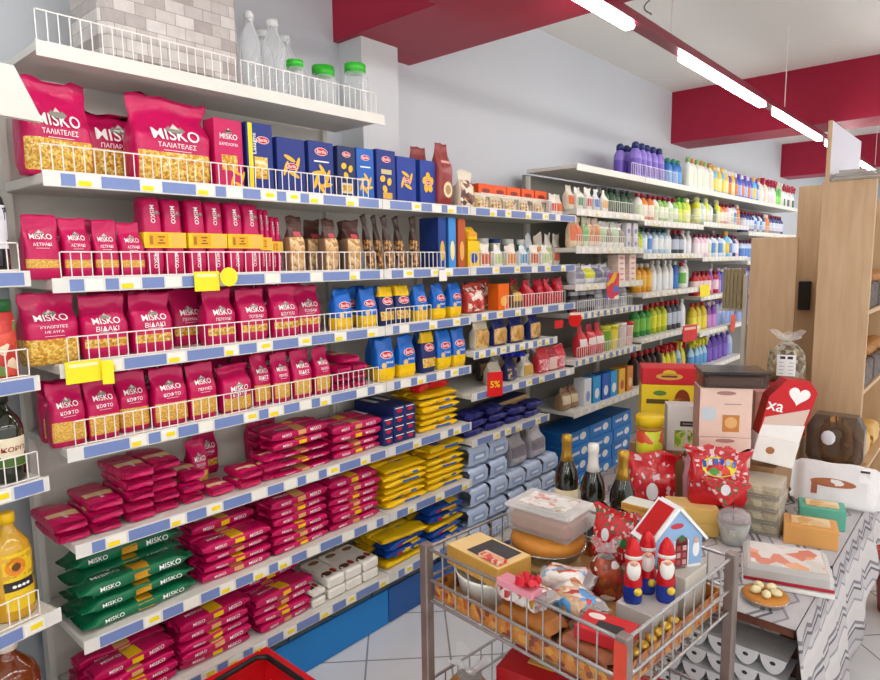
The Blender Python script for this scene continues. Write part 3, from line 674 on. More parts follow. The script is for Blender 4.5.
for c in range(2):
    for row in range(2):
        stack(SPAG, 1.43+c*.275, ZE, (5, 4)[c]+(0, 0)[row], .0345, .088, 'the %s long magenta packs, %s pile, fifth shelf' % (('front', 'rear')[row], ('left', 'right')[c]), 'pasta', g, dx=.092*row, end=False, seed=20+c*3+row, jit=.05)
for i, px in enumerate((296, 310, 245)):
    R(BID[i], Y5(px), ZE, .075, 'dark-lying upright magenta bag at the back of fifth shelf, %s' % ('left of pair', 'right of pair', 'near leaning bag')[i], 'pasta', g, dx=.25, sc=(.75, .8, 1))
# navy boxes end-on, yellow packs, red ties
NBOX = P('pasta_box', (lambda b: (b.decal(circ(0, .020, .016, .008), RED, b.front(-.1308)), b.decal(rectp(0, .033, .05, .004), WHITE, b.front(-.1308)), b.decal(rectp(-.01, .05, .03, .1), WHITE, b.top(.0408)), b)[-1])(MB().box(-.033, .033, -.13, .13, 0, .04, NAVY, .0015)))
g = 'navy pasta boxes stacked end-on'
for c in range(3):
    for l in range((3, 4, 4)[c]):
        R(NBOX, 1.875+c*.0675, ZE+l*.0405, .26, 'navy box end-on, %s box up in %s column beside long magenta packs' % (ordw(l+1), ('left', 'middle', 'right')[c]), 'pasta', g, rz=0)
g = 'yellow pasta packs on the fifth shelf'
for row in range(2):
    stack(YPK, 2.225, ZE, (6, 7)[row], .0305, .095, 'the %s stack of yellow packs beside navy boxes' % ('front', 'rear')[row], 'pasta', g, dx=.1*row, end=False, seed=40+row, jit=.04)
REDP = P('pasta_pack', pillow(.16, .06, .04, lambda t, s: film('#d81a1e'), 95, crump=.010))
for i, (yy, dx) in enumerate(((2.13, .02), (2.26, .035))):
    R(REDP, yy, ZE+6*.0305+.006, .06, 'crumpled bright red packet lying on the yellow packs, %s one' % ('left', 'right')[i], 'pasta', 'red packets on the yellow packs', dx=dx, rz=.3-.5*i)
# sixth shelf
Y6 = lambda px: along(px, ZF+.06, XF-.04)
g = 'green pasta packs piled on the sixth shelf'
for row in range(2):
    stack(GRN, .80, ZF, (3, 4)[row], .049, .10, 'the %s pile of dark green pasta packs on sixth shelf' % ('front', 'rear')[row], 'pasta', g, dx=.105*row, end=False, seed=50+row, jit=.05)
g = 'long magenta packs on the sixth shelf'
for c in range(3):
    for row in range(2):
        n = ((4, 6, 6), (5, 6, 6))[row][c]
        stack(SPAG, 1.135+c*.275, ZF, n, .0345, .088, 'the %s long magenta packs, %s pile on sixth shelf' % (('front', 'rear')[row], ('left', 'middle', 'right')[c]), 'pasta', g, dx=.095*row, end=False, seed=60+c*3+row, jit=.05)
g = 'yellow pasta packs on the sixth shelf'
for c in range(2):
    for row in range(2):
        n = ((6, 7), (7, 7))[row][c]
        stack(YPK, 1.985+c*.278, ZF, n, .0305, .095, 'the %s yellow packs, %s stack on sixth shelf' % (('front', 'rear')[row], ('left', 'right')[c]), 'pasta', g, dx=.1*row, end=False, seed=70+c*3+row, jit=.045)
# bottom shelf
g = 'long magenta packs on the bottom shelf'
for c in range(3):
    for row in range(2):
        n = ((4, 5, 4), (4, 5, 4))[row][c]
        if c == 2 and row == 1: n = 5
        stack(SPAG, .76+c*.278, ZG, n, .0345, .088, 'the %s long magenta packs, %s pile on bottom shelf' % (('front', 'rear')[row], ('left', 'middle', 'right')[c]), 'pasta', g, dx=.095*row, end=False, seed=80+c*3+row, jit=.07)
WPK = P('biscuit_pack', (lambda b: (lambda fn: (b.decal(circ(-.02, -.055, .024, .018), card('#5d3322'), fn), b.decal(circ(.018, -.05, .012, .02), card('#a22a22'), fn), b.decal(rectp(0, .0, .08, .03), card('#e5b232'), fn), b.decal(circ(0, .06, .026, .016), card('#8a5a3a'), fn), b)[-1])(b.wrap(2)))(MB().box(-.044, .044, -.1, .1, 0, .045, film('#ece8df'), .008)))
k = 0
for c in range(4):
    for row in range(1):
        for l in range(2):
            k += 1; R(WPK, 1.475+c*.093, ZG+l*.046, .2, 'white biscuit pack with brown pictures, %s layer, %s from left' % (('lower', 'upper')[l], ordw(c+1)), 'biscuits', 'white biscuit packs on the bottom shelf', rz=.02*math.sin(k))
g = 'yellow and blue packs on the bottom shelf'
for c in range(2):
    stack(YPK[:1]+BPK, 1.985+c*.278, ZG, (4, 5)[c], .036, .105, 'the yellow and blue packs, %s heap on bottom shelf' % ('left', 'right')[c], 'pasta', g, dx=.0, end=False, seed=90+c, jit=.1, sc=(1, .95, .86))
    stack(YPK, 1.985+c*.278, ZG, (4, 4)[c], .0305, .095, 'the rear yellow packs, %s heap on bottom shelf' % ('left', 'right')[c], 'pasta', g, dx=.135, end=False, seed=94+c, jit=.06)

# ------------------------------------------------------------------ canopy of the near bay: basket, clear bottles, jars with green lids
def weave_mat():
    mt = bpy.data.materials.new('woven_grey_strips'); mt.use_nodes = True; nt = mt.node_tree; b = nt.nodes['Principled BSDF']
    tc = nt.nodes.new('ShaderNodeTexCoord'); mp = nt.nodes.new('ShaderNodeMapping'); mp.inputs['Rotation'].default_value = (PI/2, 0, 0)
    br = nt.nodes.new('ShaderNodeTexBrick'); br.inputs['Scale'].default_value = 1; br.inputs['Brick Width'].default_value = .062; br.inputs['Row Height'].default_value = .036
    br.inputs['Mortar Size'].default_value = .001; br.inputs['Color1'].default_value = lin('#aaa09d'); br.inputs['Color2'].default_value = lin('#dcd7d4'); br.inputs['Mortar'].default_value = lin('#a0968f')
    nt.links.new(tc.outputs['Object'], mp.inputs['Vector']); nt.links.new(mp.outputs['Vector'], br.inputs['Vector'])
    v = nt.nodes.new('ShaderNodeTexNoise'); v.inputs['Scale'].default_value = 30; mx = nt.nodes.new('ShaderNodeMix'); mx.data_type = 'RGBA'; mx.blend_type = 'MULTIPLY'; mx.inputs['Factor'].default_value = .35
    nt.links.new(tc.outputs['Object'], v.inputs['Vector']); nt.links.new(br.outputs['Color'], mx.inputs['A']); nt.links.new(v.outputs['Fac'], mx.inputs['B']); nt.links.new(mx.outputs['Result'], b.inputs['Base Color'])
    bp = nt.nodes.new('ShaderNodeBump'); bp.inputs['Strength'].default_value = .6; bp.inputs['Distance'].default_value = .004; nt.links.new(br.outputs['Fac'], bp.inputs['Height']); bp.invert = True; nt.links.new(bp.outputs['Normal'], b.inputs['Normal'])
    b.inputs['Roughness'].default_value = .5; return mt
ZK = 2.1785
wb = MB(); W2, D2 = .225, .115
for zz0, zz1, o in ((0, .37, 0),): wb.box(-W2, W2, -D2, D2, 0, .36, weave_mat(), .02)
rim = MB(); rim.box(-W2-.004, W2+.004, -D2-.004, D2+.004, .3605, .378, card('#8d7f7a'), .006)
Proto('woven_basket', wb.mesh('woven_basket'), [('rim', rim.mesh('rim'))]).put((XF-.15, 1.02, ZK), PI/2, 'large grey woven storage basket standing on the white canopy shelf', 'basket')
def clear_bottle(h, r, lid, ribs=True, neck=.42):
    b = MB(); pr = [(r*.9, 0), (r, .02*h)]
    if ribs:
        for i in range(7): z = .08+.07*i; pr += [(r*.95, z*h), (r, (z+.035)*h)]
        pr += [(r, .62*h), (r*.8, .74*h), (r*neck, .84*h), (r*neck, .92*h)]
    else: pr += [(r, .72*h), (r*.9, .80*h), (r*.78, .84*h)]
    b.lathe(pr, CLEAR, 20); c = MB(); rr = r*neck*1.12 if ribs else r*.86
    c.lathe([(rr, (.915 if ribs else .835)*h), (rr, .985*h), (rr*.9, h)], lid, 20)
    return Proto('clear_bottle' if ribs else 'clear_jar', b.mesh('bottle_body' if ribs else 'jar_body'), [('cap' if ribs else 'lid', c.mesh('cap' if ribs else 'lid'))])
GLID = plas('#35b52e'); WLID = clear('frosted_cap', '#eef0f0', .55)
cb1, cb2, gj1, gj2 = clear_bottle(.27, .05, WLID), clear_bottle(.24, .048, WLID), clear_bottle(.20, .052, GLID, False), clear_bottle(.15, .045, GLID, False)
def K(pr, px, dx, label, cat, group, z=ZK): 
    x = XF-.03-dx; return pr.put((x, along(px, z+.05, x), z), rnd.uniform(0, 3), label, cat, group)
g = 'clear bottles on the canopy shelf'
K(cb1, 252, .05, 'tall clear ribbed plastic bottle right beside the woven basket', 'bottle', g); K(cb1, 275, .05, 'tall clear ribbed plastic bottle, second after the basket, front row', 'bottle', g)
K(cb1, 264, .17, 'tall clear plastic bottle behind the two front ribbed bottles', 'bottle', g); K(cb1, 287, .16, 'tall clear bottle in the back row behind the small green-lid jar', 'bottle', g)
g = 'clear jars with green lids'
K(gj2, 295, .05, 'small clear jar with green lid, leftmost of the green-lid jars', 'jar', g); K(gj1, 324, .16, 'tall clear jar with green lid, standing at back of the canopy shelf', 'jar', g)
K(gj2, 326, .05, 'small clear jar with green lid in front of the tall back jar', 'jar', g); K(gj1, 356, .05, 'tall clear jar with green lid, nearest the canopy end', 'jar', g)

# ------------------------------------------------------------------ third bay
X3 = lambda px, z: along(px, z, XF-.05)
def pk(w, d, h, c1, c2=None, word=None, seed=0, t0=.3, t1=.65, wc='#ffffff', **k):
    m1, m2 = film(c1), (c2 if c2 is None or not isinstance(c2, str) else film(c2))
    b = bag(w, d, h, lambda t, fr: m2 if (m2 and t0 < t < t1 and fr) else m1, seed, .006, nt=14, na=20, **k)
    fn = b.wrap()
    if word: b.text(word, 0, h*.72, w*.62, card(wc), fn)
    return P('packet', b)
def seq(items, pxs, z, desc, cat, group, dx=0, h=.06, jit=.08, names=None, dep=.06, **k):
    for i, px in enumerate(pxs):
        pr = items[i % len(items)]
        S(pr, px, z, dep, names[i] if names else '%s, %s from the left %s' % (desc[0], ordw(i+1), desc[1]), cat, group, dx=dx if not isinstance(dx, (list, tuple)) else dx[i % len(dx)], rz=jit*math.sin(i*3.7+px), zz=h, **k)
PASTA_M = pk(.10, .07, .16, '#efeae0', cells('mixed_dried_fruit', ['#a8842e', '#6b3a1e', '#c7a94a', '#7d2a22', '#e2d9c2'], 60), None, 101, .1, .7)
SNK = [pk(.09, .06, .12, '#d8c9a0', cells('crackers', ['#d8b06a', '#c99b52', '#8f3a24', '#ead9a8'], 70), None, 102+i, .12, .68) for i in range(2)]
LOLL = pk(.11, .06, .17, '#d9cfbd', cells('stick_rolls', ['#7b4a3a', '#e4d6bd', '#54302a', '#c9a97c'], 45), None, 104, .05, .8)
S(LOLL, 469, ZA, .06, 'clear packet of brown and cream rolls right of the coffee bag', 'packet', 'top shelf of the third bay')
seq(SNK, (484, 498, 512, 526, 541), ZA, ('small clear packet of crackers', 'under the orange boxes'), 'packet', 'cracker packets under the orange boxes', .0, sc=(1, .8, .58), dep=.05)
for i, px in enumerate((492, 506, 520, 534, 547)):
    y = along(px, ZA+.12, XF-.09)
    ORANGE.put((XF-.17, y, ZA+.0905), PI/2, 'bright orange small box on the cracker tray, %s from the left' % ordw(i+1), 'box', 'orange boxes on top shelf', rx=0)
tr = MB(); tr.box(-.36, .36, -.06, .06, .0755, .0895, card('#e9e2d2')); tr.box(-.36, .36, .052, .06, 0, .0755, card('#e9e2d2')); tr.box(-.36, -.352, -.06, .06, 0, .0755, card('#e9e2d2')); tr.box(.352, .36, -.06, .06, 0, .0755, card('#e9e2d2'))
tag(ob('cardboard_tray', tr.mesh('cardboard_tray'), None, (XF-.17, along(519, ZA+.1, XF-.09), ZA+.0006), (0, 0, PI/2)), 'pale cardboard display stand carrying the bright orange boxes', 'tray')
col3 = [pk(.085, .05, .17, c, c2, None, 110+i, .2, .6) for i, (c, c2) in enumerate((('#d9d2c0', '#d8632a'), ('#e8e6df', '#2f8f4e'), ('#e4dfd6', '#c73a2a'), ('#dfe6ea', '#2b6cc0'), ('#f0eee8', '#eeb03a')))]
seq(col3, (573, 582, 591, 599, 607), ZA if False else 1.888, ('coloured cleaning packet on the', 'at the start of the far run'), 'packet', 'packets at the start of the far run', .0, sc=(.9, 1, .82), names=['white and orange packet, leftmost on the upper shelf of fourth bay', 'white and green packet on the upper shelf of fourth bay', 'white and red packet on the upper shelf of fourth bay', 'white and blue packet on the upper shelf of fourth bay', 'white and yellow packet on the upper shelf of fourth bay'])
seq(col3[::2], (562, 556), ZA, 0, 'packet', 'top shelf of the third bay', .0, names=['orange-striped packet at the right end of the third bay top shelf', 'red-striped packet behind crackers at the right of third bay'], sc=(.8, .8, .7))
# second shelf, third bay
z = ZB
YB_ = simple_box(.10, .08, .13, '#f0c817', '#d9ab10', art='#2f4aa0')
S(YB_, 474, z, .08, 'yellow carton beside the orange-brown slim carton', 'carton', 'second shelf of the third bay', sc=(.9, 1, 1))
S(ORB if False else pk(.085, .06, .12, '#f3c51a', '#e89a1e', None, 120), 474, z+.1312, .06, 'plump yellow packet lying on top of the yellow carton', 'packet', 'second shelf of the third bay', sc=(.9, 1, .55), dx=.01)
JT = [BT('tub', .10, .032, c, d, e) for c, d, e in (('#e9ece8', '#f4f4f0', '#3f8f5a'), ('#ecebe6', '#2a4a8a', '#d8d6c8'), ('#eef0ee', '#f0f0ec', '#7aa8c8'))]
seq(JT, (487, 499, 512, 525), z, ('white banded tub', 'behind small packets, second shelf'), 'tub', 'white tubs on the second shelf', .13, sc=(1, 1, 1.5), dep=.06)
sm3 = [pk(.075, .045, .115, c, c2, None, 130+i, .15, .6) for i, (c, c2) in enumerate((('#e9e4d6', '#cf5a34'), ('#efece4', '#b6c98a'), ('#e7dccb', '#d88a3a'), ('#dfe8ee', '#4a9ac8')))]
seq(sm3, (487, 500, 513, 525, 536, 547), z, ('small light packet with coloured picture', 'behind the second-shelf wire guard'), 'packet', 'small packets on the second shelf', .0, sc=(.92, 1, 1), dep=.045)
seq(sm3[::-1], (531, 541, 550, 558), z, ('tall pale packet', 'at back right of second shelf'), 'packet', 'tall back packets', .11, sc=(.85, 1, 1.6), dep=.045)
# third shelf, third bay
z = ZC+.01
REDW = pk(.14, .08, .15, '#b8362c', cells('red_white_sweets', ['#c33127', '#ead9cf', '#a5281f', '#d9897a'], 45), None, 140, .1, .85)
S(REDW, 478, z, .08, 'red and white clear bag of sweets left of the orange carton', 'packet', 'third shelf of the third bay')
S(ORB, 504, z, .07, 'orange upright carton between the sweets bag and yellow packet', 'carton', 'third shelf of the third bay', sc=(.95, 1, 1.05))
S(pk(.1, .06, .13, '#7a5a2a', '#e6c24a', None, 141), 519, z, .06, 'brown and yellow packet right of the orange carton', 'packet', 'third shelf of the third bay', dx=.03)
REDK = [pk(.085, .07, .14, '#c41b30', cells('red_foil', ['#d21f35', '#a5142a', '#e8475a', '#c01830'], 60), None, 142+i, .3, 1.0, seal=.97) for i in range(2)]
seq(REDK, (531, 541, 551, 560), z, ('crinkled red foil packet', 'at right end of third shelf'), 'packet', 'red foil packets on the third shelf', [.0, .03], sc=(.92, 1, 1.05))
seq([REDW, sm3[0], REDK[0], sm3[2]], (487, 503, 518, 531), z, ('red or pale packet', 'in back row of third bay shelf'), 'packet', 'back row packets third shelf', .15, sc=(.75, .8, 1.05), dep=.06)
# little shelf and the biscuits around it
z = 1.15
TANB = pk(.12, .06, .15, '#d8cdb4', cells('biscuits', ['#c99a52', '#d9b06e', '#b9853f'], 45), None, 150, .1, .7)
DKB = pk(.12, .06, .15, '#1d2a6c', cells('biscuits', [], 45), None, 151, .1, .65)
seq([TANB, DKB, DKB, DKB], (484, 502, 519, 537), z, ('dark blue clear-front biscuit bag', 'on the small middle shelf'), 'biscuits', 'biscuit bags on the small middle shelf', .0, sc=(.95, 1, .95), names=['pale clear-front biscuit bag, left end of the small middle shelf', 'dark blue biscuit bag second on the small middle shelf', 'dark blue biscuit bag third on the small middle shelf', 'dark blue biscuit bag at right end of small middle shelf'])
z = .942
RIB = film('#1a34c8')
rb = MB()
rr = random.Random(3)
for i in range(9):
    a = i*.7; rb.tube((0, 0, .01), (.07*math.cos(a), .04*math.sin(a), .014+.012*rr.random()), .007, RIB, 6, .010)
MIX = [pk(.10, .07, .15, c, c2, None, 160+i, .1, .6) for i, (c, c2) in enumerate((('#cfc7b4', cells('pale_biscuits', ['#d8c08a', '#e8d8ae', '#c4a468'], 50)), ('#262a5e', cells('dark_sweets', ['#2a2a5a', '#b8a45a', '#3a3a7a'], 60)), ('#e6e2d6', '#c9a24a'), ('#d23a48', cells('pink_sweets', ['#e58a94', '#d84a5a', '#f0c8cc'], 55)), ('#a8262e', '#e8c8c0')))]
seq(MIX[:3], (497, 513, 529), z, ('gift sweet packet', 'x'), 'packet', 'mixed sweet packets', .02, sc=(.95, 1, .8), names=['pale biscuit packet under the small middle shelf', 'dark blue sweet packet topped with shiny blue ribbon', 'white and gold packet right of the blue ribbon packet'])
tag(ob('ribbon_bow', rb.mesh('ribbon_bow'), None, (XF-.075, along(516, 1.03, XF-.05), .942+.125), (0, 0, .4)), 'shiny blue ribbon bow on top of the dark sweet packets', 'ribbon', None)
seq(MIX[3:], (545, 554, 562), z, ('x', 'x'), 'packet', 'mixed sweet packets', .01, sc=(.95, 1, .95), names=['pink sweet packet right of the white and gold packet', 'deep red packet second from the right of third bay', 'pink sweet packet at the right end of third bay'])
BKP = [pk(.11, .05, .15, c, c2, None, 170+i, .2, .65) for i, (c, c2) in enumerate((('#3a302c', '#8a6a4a'), ('#dcdad4', '#9a8a6a'), ('#5a4434', '#d0b48a')))]
seq(BKP+BKP, (487, 500, 513, 526, 539), .942, ('brown or pale back packet', 'under small middle shelf'), 'packet', 'back row packets under the small shelf', .14, sc=(.9, 1, .98), dep=.05)
# dark blue chocolate packs and a flat carton on the low short shelf
z = .708
CHO = P('chocolate_pack', pillow(.17, .09, .04, lambda t, s: film('#23256e'), 170, crump=.010, blunt=.3))
for i in range(10):
    c, l = i % 4, i//4
    R(CHO, 2.49+c*.178+.03*(l % 2), z+l*.043, .09, 'crumpled dark blue chocolate pack, %s layer up, %s from the left' % (ordw(l+1), ordw(c+1)), 'chocolate', 'dark blue chocolate packs', dx=.01, rz=.06*math.sin(i*5))
SLAT = P('carton', carton(.40, .10, .022, card('#d8b87a'), card('#1d2a6c')))
for i in range(3):
    R(SLAT, 3.02+.02*i, z+.002+i*.0232 if False else .709+i*.0232, .10, 'long flat dark blue and tan carton, %s from the bottom' % ordw(i+1), 'carton', 'flat cartons on the low shelf', dx=.19-.0*i, rz=.04*i)
# pale blue wrapped packs on the base
WR = M('wrapped_pale_blue', '#c3d4ee', .2, 0, .10, 30, .5, 50, coat=.4)
NAP = P('wrapped_pack', (lambda b: (lambda fn: (b.decal(rectp(0, .052, .11, .04), M('wrapped_print', '#9fb9e4', .25, 0, .1, 20), fn), b.decal(rectp(0, .052, .07, .014), WHITE, lambda u, v: tuple(Vector(fn(u, v))-Vector((0, .001, 0)))), b)[-1])(b.wrap()))(pillow(.165, .19, .108, lambda t, s: WR, 180, crump=.006, blunt=.72, seal=.0)))
k = 0
for c in range(5):
    for l in range((5, 5, 3, 3, 3)[c]):
        dz = .1195
        k += 1; R(NAP, 2.515+c*.172, .121+l*.107, .19, 'pale blue plastic-wrapped pack, %s up in %s column from left' % (ordw(l+1), ordw(c+1)), 'pack', 'pale blue wrapped packs', dx=.0+.006*(l % 2), rz=.05*math.sin(k*2.3), )
BAGW = pk(.15, .10, .17, '#b8b4bd', '#8d8792', None, 185)
for i in range(2): R(BAGW, 2.93+.2*i, .121+3*.107, .10, 'grey plastic bag lying above the low packs, %s' % ('left one' if i == 0 else 'right one'), 'packet', 'grey bags above the wrapped packs', dx=.03)

# ------------------------------------------------------------------ far bays
LEVELS = {1.625: .19, 1.595: .24, 1.345: .235, 1.55: .24, 1.858: .24}
def fill(z, y0, y1, kinds, where, group, step=.085, seed=0, rows=1, cat='bottle', word='bottle', noun=None):
    """one row of goods along a far shelf; kinds = [(upto fraction, [protos with their descriptions])]"""
    r = random.Random(seed); y = y0+.05; n = 0
    cnt = {}
    while y < y1-.04:
        t = (y-y0)/(y1-y0)
        for up, ps in kinds:
            if t <= up: break
        pr, desc = ps[n % len(ps)] if len(ps) > 1 else ps[0]
        n += 1
        rad = max(v.co.x for v in pr.me.vertices)*2+.012
        zs = min(1, LEVELS.get(z, 1)/max(max(v.co.z for v in k[1].vertices) for k in pr.kids)) if pr.kids else 1
        y += rad/2
        if y+rad/2 > y1-.005: break
        for q in range(rows):
            x = XF-.05-rad/2-q*(rad+.012)
            cnt[desc, q] = cnt.get((desc, q), 0)+1
            rowname = '' if rows == 1 else (', front row' if q == 0 else ', back row')
            pr.put((x-r.uniform(0, .01), y, z+.0006), PI/2+r.uniform(-.15, .15), '%s, %s such from left%s, %s' % (desc, ordw(cnt[desc, q]), rowname, where), cat, group, sc=(1, 1, zs))
        y += rad/2+r.uniform(0, .008)
b_ = lambda *a: BT(*a)
PUR = (b_('tall', .26, .043, '#8f7ad0', '#1d2a6a', '#6a4fb8'), 'purple bottle with navy cap')
BLU = (b_('tall', .21, .040, '#2f6fb8', '#2a7a6a', '#5a9ad8'), 'blue bottle with teal cap')
WHT = (b_('round', .26, .042, '#e3e7e6', '#8fb46a', '#dfe2d2'), 'white bottle with green cap')
CRM = (b_('round', .26, .042, '#ece6d4', '#c98a4a', '#e0d6c4'), 'cream bottle with tan cap')
SKY = (b_('tall', .25, .042, '#6fc0e6', '#e8b84a', '#e8c63a'), 'sky blue and yellow bottle')
YLW = (b_('tall', .25, .042, '#ecc64a', '#e9e6dc', '#f2e2a0'), 'yellow bottle with white cap')
PUR2 = (b_('tall', .24, .040, '#6a4a9e', '#e9e6e2', '#e07a3a'), 'purple and orange bottle with white cap')
BLP = (b_('tall', .24, .040, '#3a6ac8', '#6a4ab8', '#9ab6ec'), 'blue bottle with purple cap')
SPR = (b_('spray', .27, .042, '#e6e6e4', '#b8284a', '#e8d4d6', .65), 'white spray bottle with red trigger')
SPG = (b_('spray', .27, .042, '#5abf3a', '#d8e8d0', '#8ad86a', .65), 'bright green spray bottle')
SPD = (b_('spray', .26, .042, '#e4e9e4', '#b02a38', '#1f6a4a', .65), 'white and dark green spray bottle')
g = 'bottles on the far canopy shelf'
fill(ZT, 4.30, 4.86, [(1, [PUR])], 'left end of far canopy', g, rows=2, seed=1)
fill(ZT, 4.88, 5.27, [(1, [BLU])], 'far canopy', g, rows=1, seed=2)
fill(ZT, 5.29, 8.85, [(.16, [WHT, CRM]), (.28, [SKY, YLW]), (.36, [PUR2, YLW]), (.46, [PUR2, BLP]), (.56, [SKY, BLP]), (.66, [CRM, SPR]), (.74, [SPR]), (.80, [SPG]), (1, [SPD, SPR])], 'far canopy', g, seed=3)
DG = (b_('round', .17, .036, '#2a4a34', '#1d2a22', '#3a5a3a'), 'dark green small bottle')
GRC = (b_('round', .20, .038, '#8fc46a', '#8a1d34', '#e4ecd8'), 'green and white bottle with dark red cap')
ORC = (b_('round', .20, .038, '#e8843a', '#8a1d34', '#f0e6d8'), 'orange bottle with dark red cap')
WRC = (b_('round', .20, .038, '#eceae4', '#8a1d34', '#cfe0b8'), 'white bottle with dark red cap')
LIM = (b_('tall', .22, .042, '#9ac424', '#3a7a2a', '#d4dc3a'), 'lime green bottle')
LYE = (b_('tall', .22, .042, '#d8d83a', '#e8e8b0', '#e8ecb0'), 'lemon yellow bottle')
TEA = (b_('round', .20, .04, '#b8d0e0', '#2a5a5a', '#e0e8ea'), 'pale blue bottle with dark teal cap')
NVY = (b_('round', .21, .04, '#2a3a7a', '#7a1d2a', '#cfd8ea'), 'navy bottle with dark red cap')
BLW = (b_('round', .21, .04, '#c6d8f0', '#5a2a4a', '#5a8ad0'), 'pale blue bottle with plum cap')
ORA = (b_('tall', .21, .036, '#d87a2a', '#e9d8c8', '#e8963a'), 'orange slim bottle')
PNK = (b_('round', .20, .04, '#e6c8d8', '#8a3a5a', '#f0e6ea'), 'pale pink bottle')
g = 'bottles on the upper far shelves'
fill(1.888, B5-.52, B5-.02, [(1, [DG])], 'fourth bay upper shelf', g, seed=4)
fill(1.858, B5, B6-.02, [(.12, [WRC]), (.22, [ORC]), (.65, [WRC, GRC, GRC]), (.85, [LIM]), (1, [LYE, LIM])], 'fifth bay upper shelf', g, seed=5)
fill(1.885, B6, B7-.02, [(.3, [LYE, TEA]), (.5, [DG, LYE]), (.6, [ORC]), (.8, [PNK, WRC]), (1, [BLW, ORA])], 'sixth bay upper shelf', g, seed=6)
fill(1.835, B7, B7+1.6, [(.2, [NVY]), (.5, [BLW, NVY]), (.6, [ORA]), (1, [NVY])], 'farthest bay upper shelf', g, seed=7)
# light packets of the fourth bay
g = 'light packets of the fourth bay'
LP = [pk(.075, .05, .19, c, c2, None, 200+i, .2, .7) for i, (c, c2) in enumerate((('#e3c9a8', '#d8744a'), ('#d8e0c4', '#7ab06a'), ('#ead7c6', '#cf8a5a'), ('#eceee8', '#a8c49a'), ('#f0efe8', '#9a8a7a')))]
ps = []
for px in (575, 580.5, 588, 593, 599): ps.append(px)
seq([LP[0], LP[0], LP[1], LP[2], LP[2]], ps, 1.664, 0, 'packet', g, 0, names=['%s packet in the fourth bay second shelf, %s from left' % (c, ordw(i+1)) for i, c in enumerate(('pale orange', 'peach', 'pale green', 'salmon', 'apricot'))], sc=(1, 1, 1))
seq([LP[3], LP[4], LP[3], LP[4]], (605, 611, 617, 623), 1.664, 0, 'packet', g, 0, names=['%s packet right of the apricot one, fourth bay second shelf' % c for c in ('white and pale green', 'white and taupe', 'second white and green', 'second white and taupe')], sc=(1, 1, .9))
GBX = simple_box(.085, .08, .085, '#d6d4da', '#c4c2ca', art='#8a86a0')
for l in range(2):
    for i, px in enumerate((629, 636)): S(GBX, px, 1.664+l*.086, .08, 'pale grey carton, %s %s, at right end of fourth bay' % (('lower', 'upper')[l], ('left', 'right')[i]), 'carton', 'pale grey cartons', sc=(.85, 1, 1))
SIL = [pk(.13, .08, .13, c, c2, None, 210+i, .3, .8) for i, (c, c2) in enumerate((('#c8c8d2', '#8a8a9a'), ('#dedfe6', '#d8d83a'), ('#b8b8c6', '#6a6a80')))]
seq(SIL, (580, 590, 599, 607), 1.44, ('crinkled silver bag', 'on third shelf of fourth bay'), 'packet', 'silver bags', .0, sc=(.95, 1, .95))
PWB = simple_box(.11, .08, .036, '#f0dcd2', '#e6cabc', art='#d89a8a')
for l in range(5):
    for i, px in enumerate((622, 633)): S(PWB, px, 1.44+l*.0365, .08, 'flat pale pink box, %s up in the %s column of fourth bay' % (ordw(l+1), ('left', 'right')[i]), 'box', 'flat pale pink boxes', sc=(.9, 1, 1))
BJ = [BT('jar', .13, .035, '#3a3c40', '#c9cad0', '#8a8c94'), BT('jar', .13, .035, '#c8ccd2', '#d8dade', '#a8aab8')]
seq([BJ[0], BJ[0], BJ[0], BJ[1], BJ[1], BJ[1], BJ[1]], (578, 586, 594, 602, 610, 618, 626), 1.265, ('small jar with silver lid, dark or clear', 'on fourth shelf of fourth bay'), 'jar', 'small jars', .0, dep=.07, names=['small %s jar with silver lid, %s from left, fourth bay' % (('dark' if i < 3 else 'clear grey'), ordw(i+1)) for i in range(7)])
RWP = [pk(.10, .07, .20, '#d2303c', '#efe6e2', None, 220+i, .35, .6) for i in range(2)]
seq(RWP, (585, 594, 602), .98, ('red and white upright packet', 'on fifth shelf of fourth bay'), 'packet', 'red and white packets', .0, dep=.07)
TB = [BT('tub', .17, .045, c, d, e) for c, d, e in (('#c9d83a', '#d8e04a', '#7ab03a'), ('#e8d82a', '#ecdf4a', '#f0e05a'), ('#eceae6', '#f2f0ec', '#e0d0d4'), ('#eceae6', '#d83a34', '#e0bab4'))]
seq(TB, (610, 618, 626, 633), .98, 0, 'tub', 'tubs on the fifth shelf of fourth bay', .0, dep=.09, names=['lime green tub right of the red and white packets', 'yellow tub next to the lime green tub', 'white tub next to the yellow tub', 'white tub with red lid at right end of fourth bay'])
BLB = [simple_box(.11, .08, .17, c, d, art=e) for c, d, e in (('#e4e6ea', '#ccd0d8', '#8aa0c8'), ('#2a9ad8', '#1a7ab8', '#e8eef2'), ('#1f5ac0', '#173f90', '#e8eef2'), ('#eebc2a', '#d89a1a', '#c85a2a'), ('#d8862a', '#b86a1a', '#eed09a'))]
seq([BLB[0], BLB[1], BLB[2], BLB[1], BLB[3], BLB[4]], (588, 597, 606, 614, 622, 630), .66, 0, 'carton', 'cartons on the sixth shelf of fourth bay', .0, dep=.08, names=['%s carton on sixth shelf of fourth bay' % c for c in ('pale grey', 'sky blue', 'royal blue', 'second sky blue', 'golden yellow', 'amber brown')], jit=.03, sc=(.9, 1, 1.02))
BRO = pk(.12, .08, .14, '#9a7a5a', '#d8c8a8', None, 230)
seq([BRO], (568, 576), .66, ('brown paper-like packet', 'left of the pale grey carton'), 'packet', 'brown packets', .03, dep=.08)
BBX = P('carton', carton(.30, .24, .095, card('#1f7fd0'), card('#155fa8'), lambda b, fn: (b.decal(circ(.06, .05, .04, .025), WHITE, fn), b.decal(rectp(-.05, .05, .10, .02), card('#d8e4f0'), fn))))
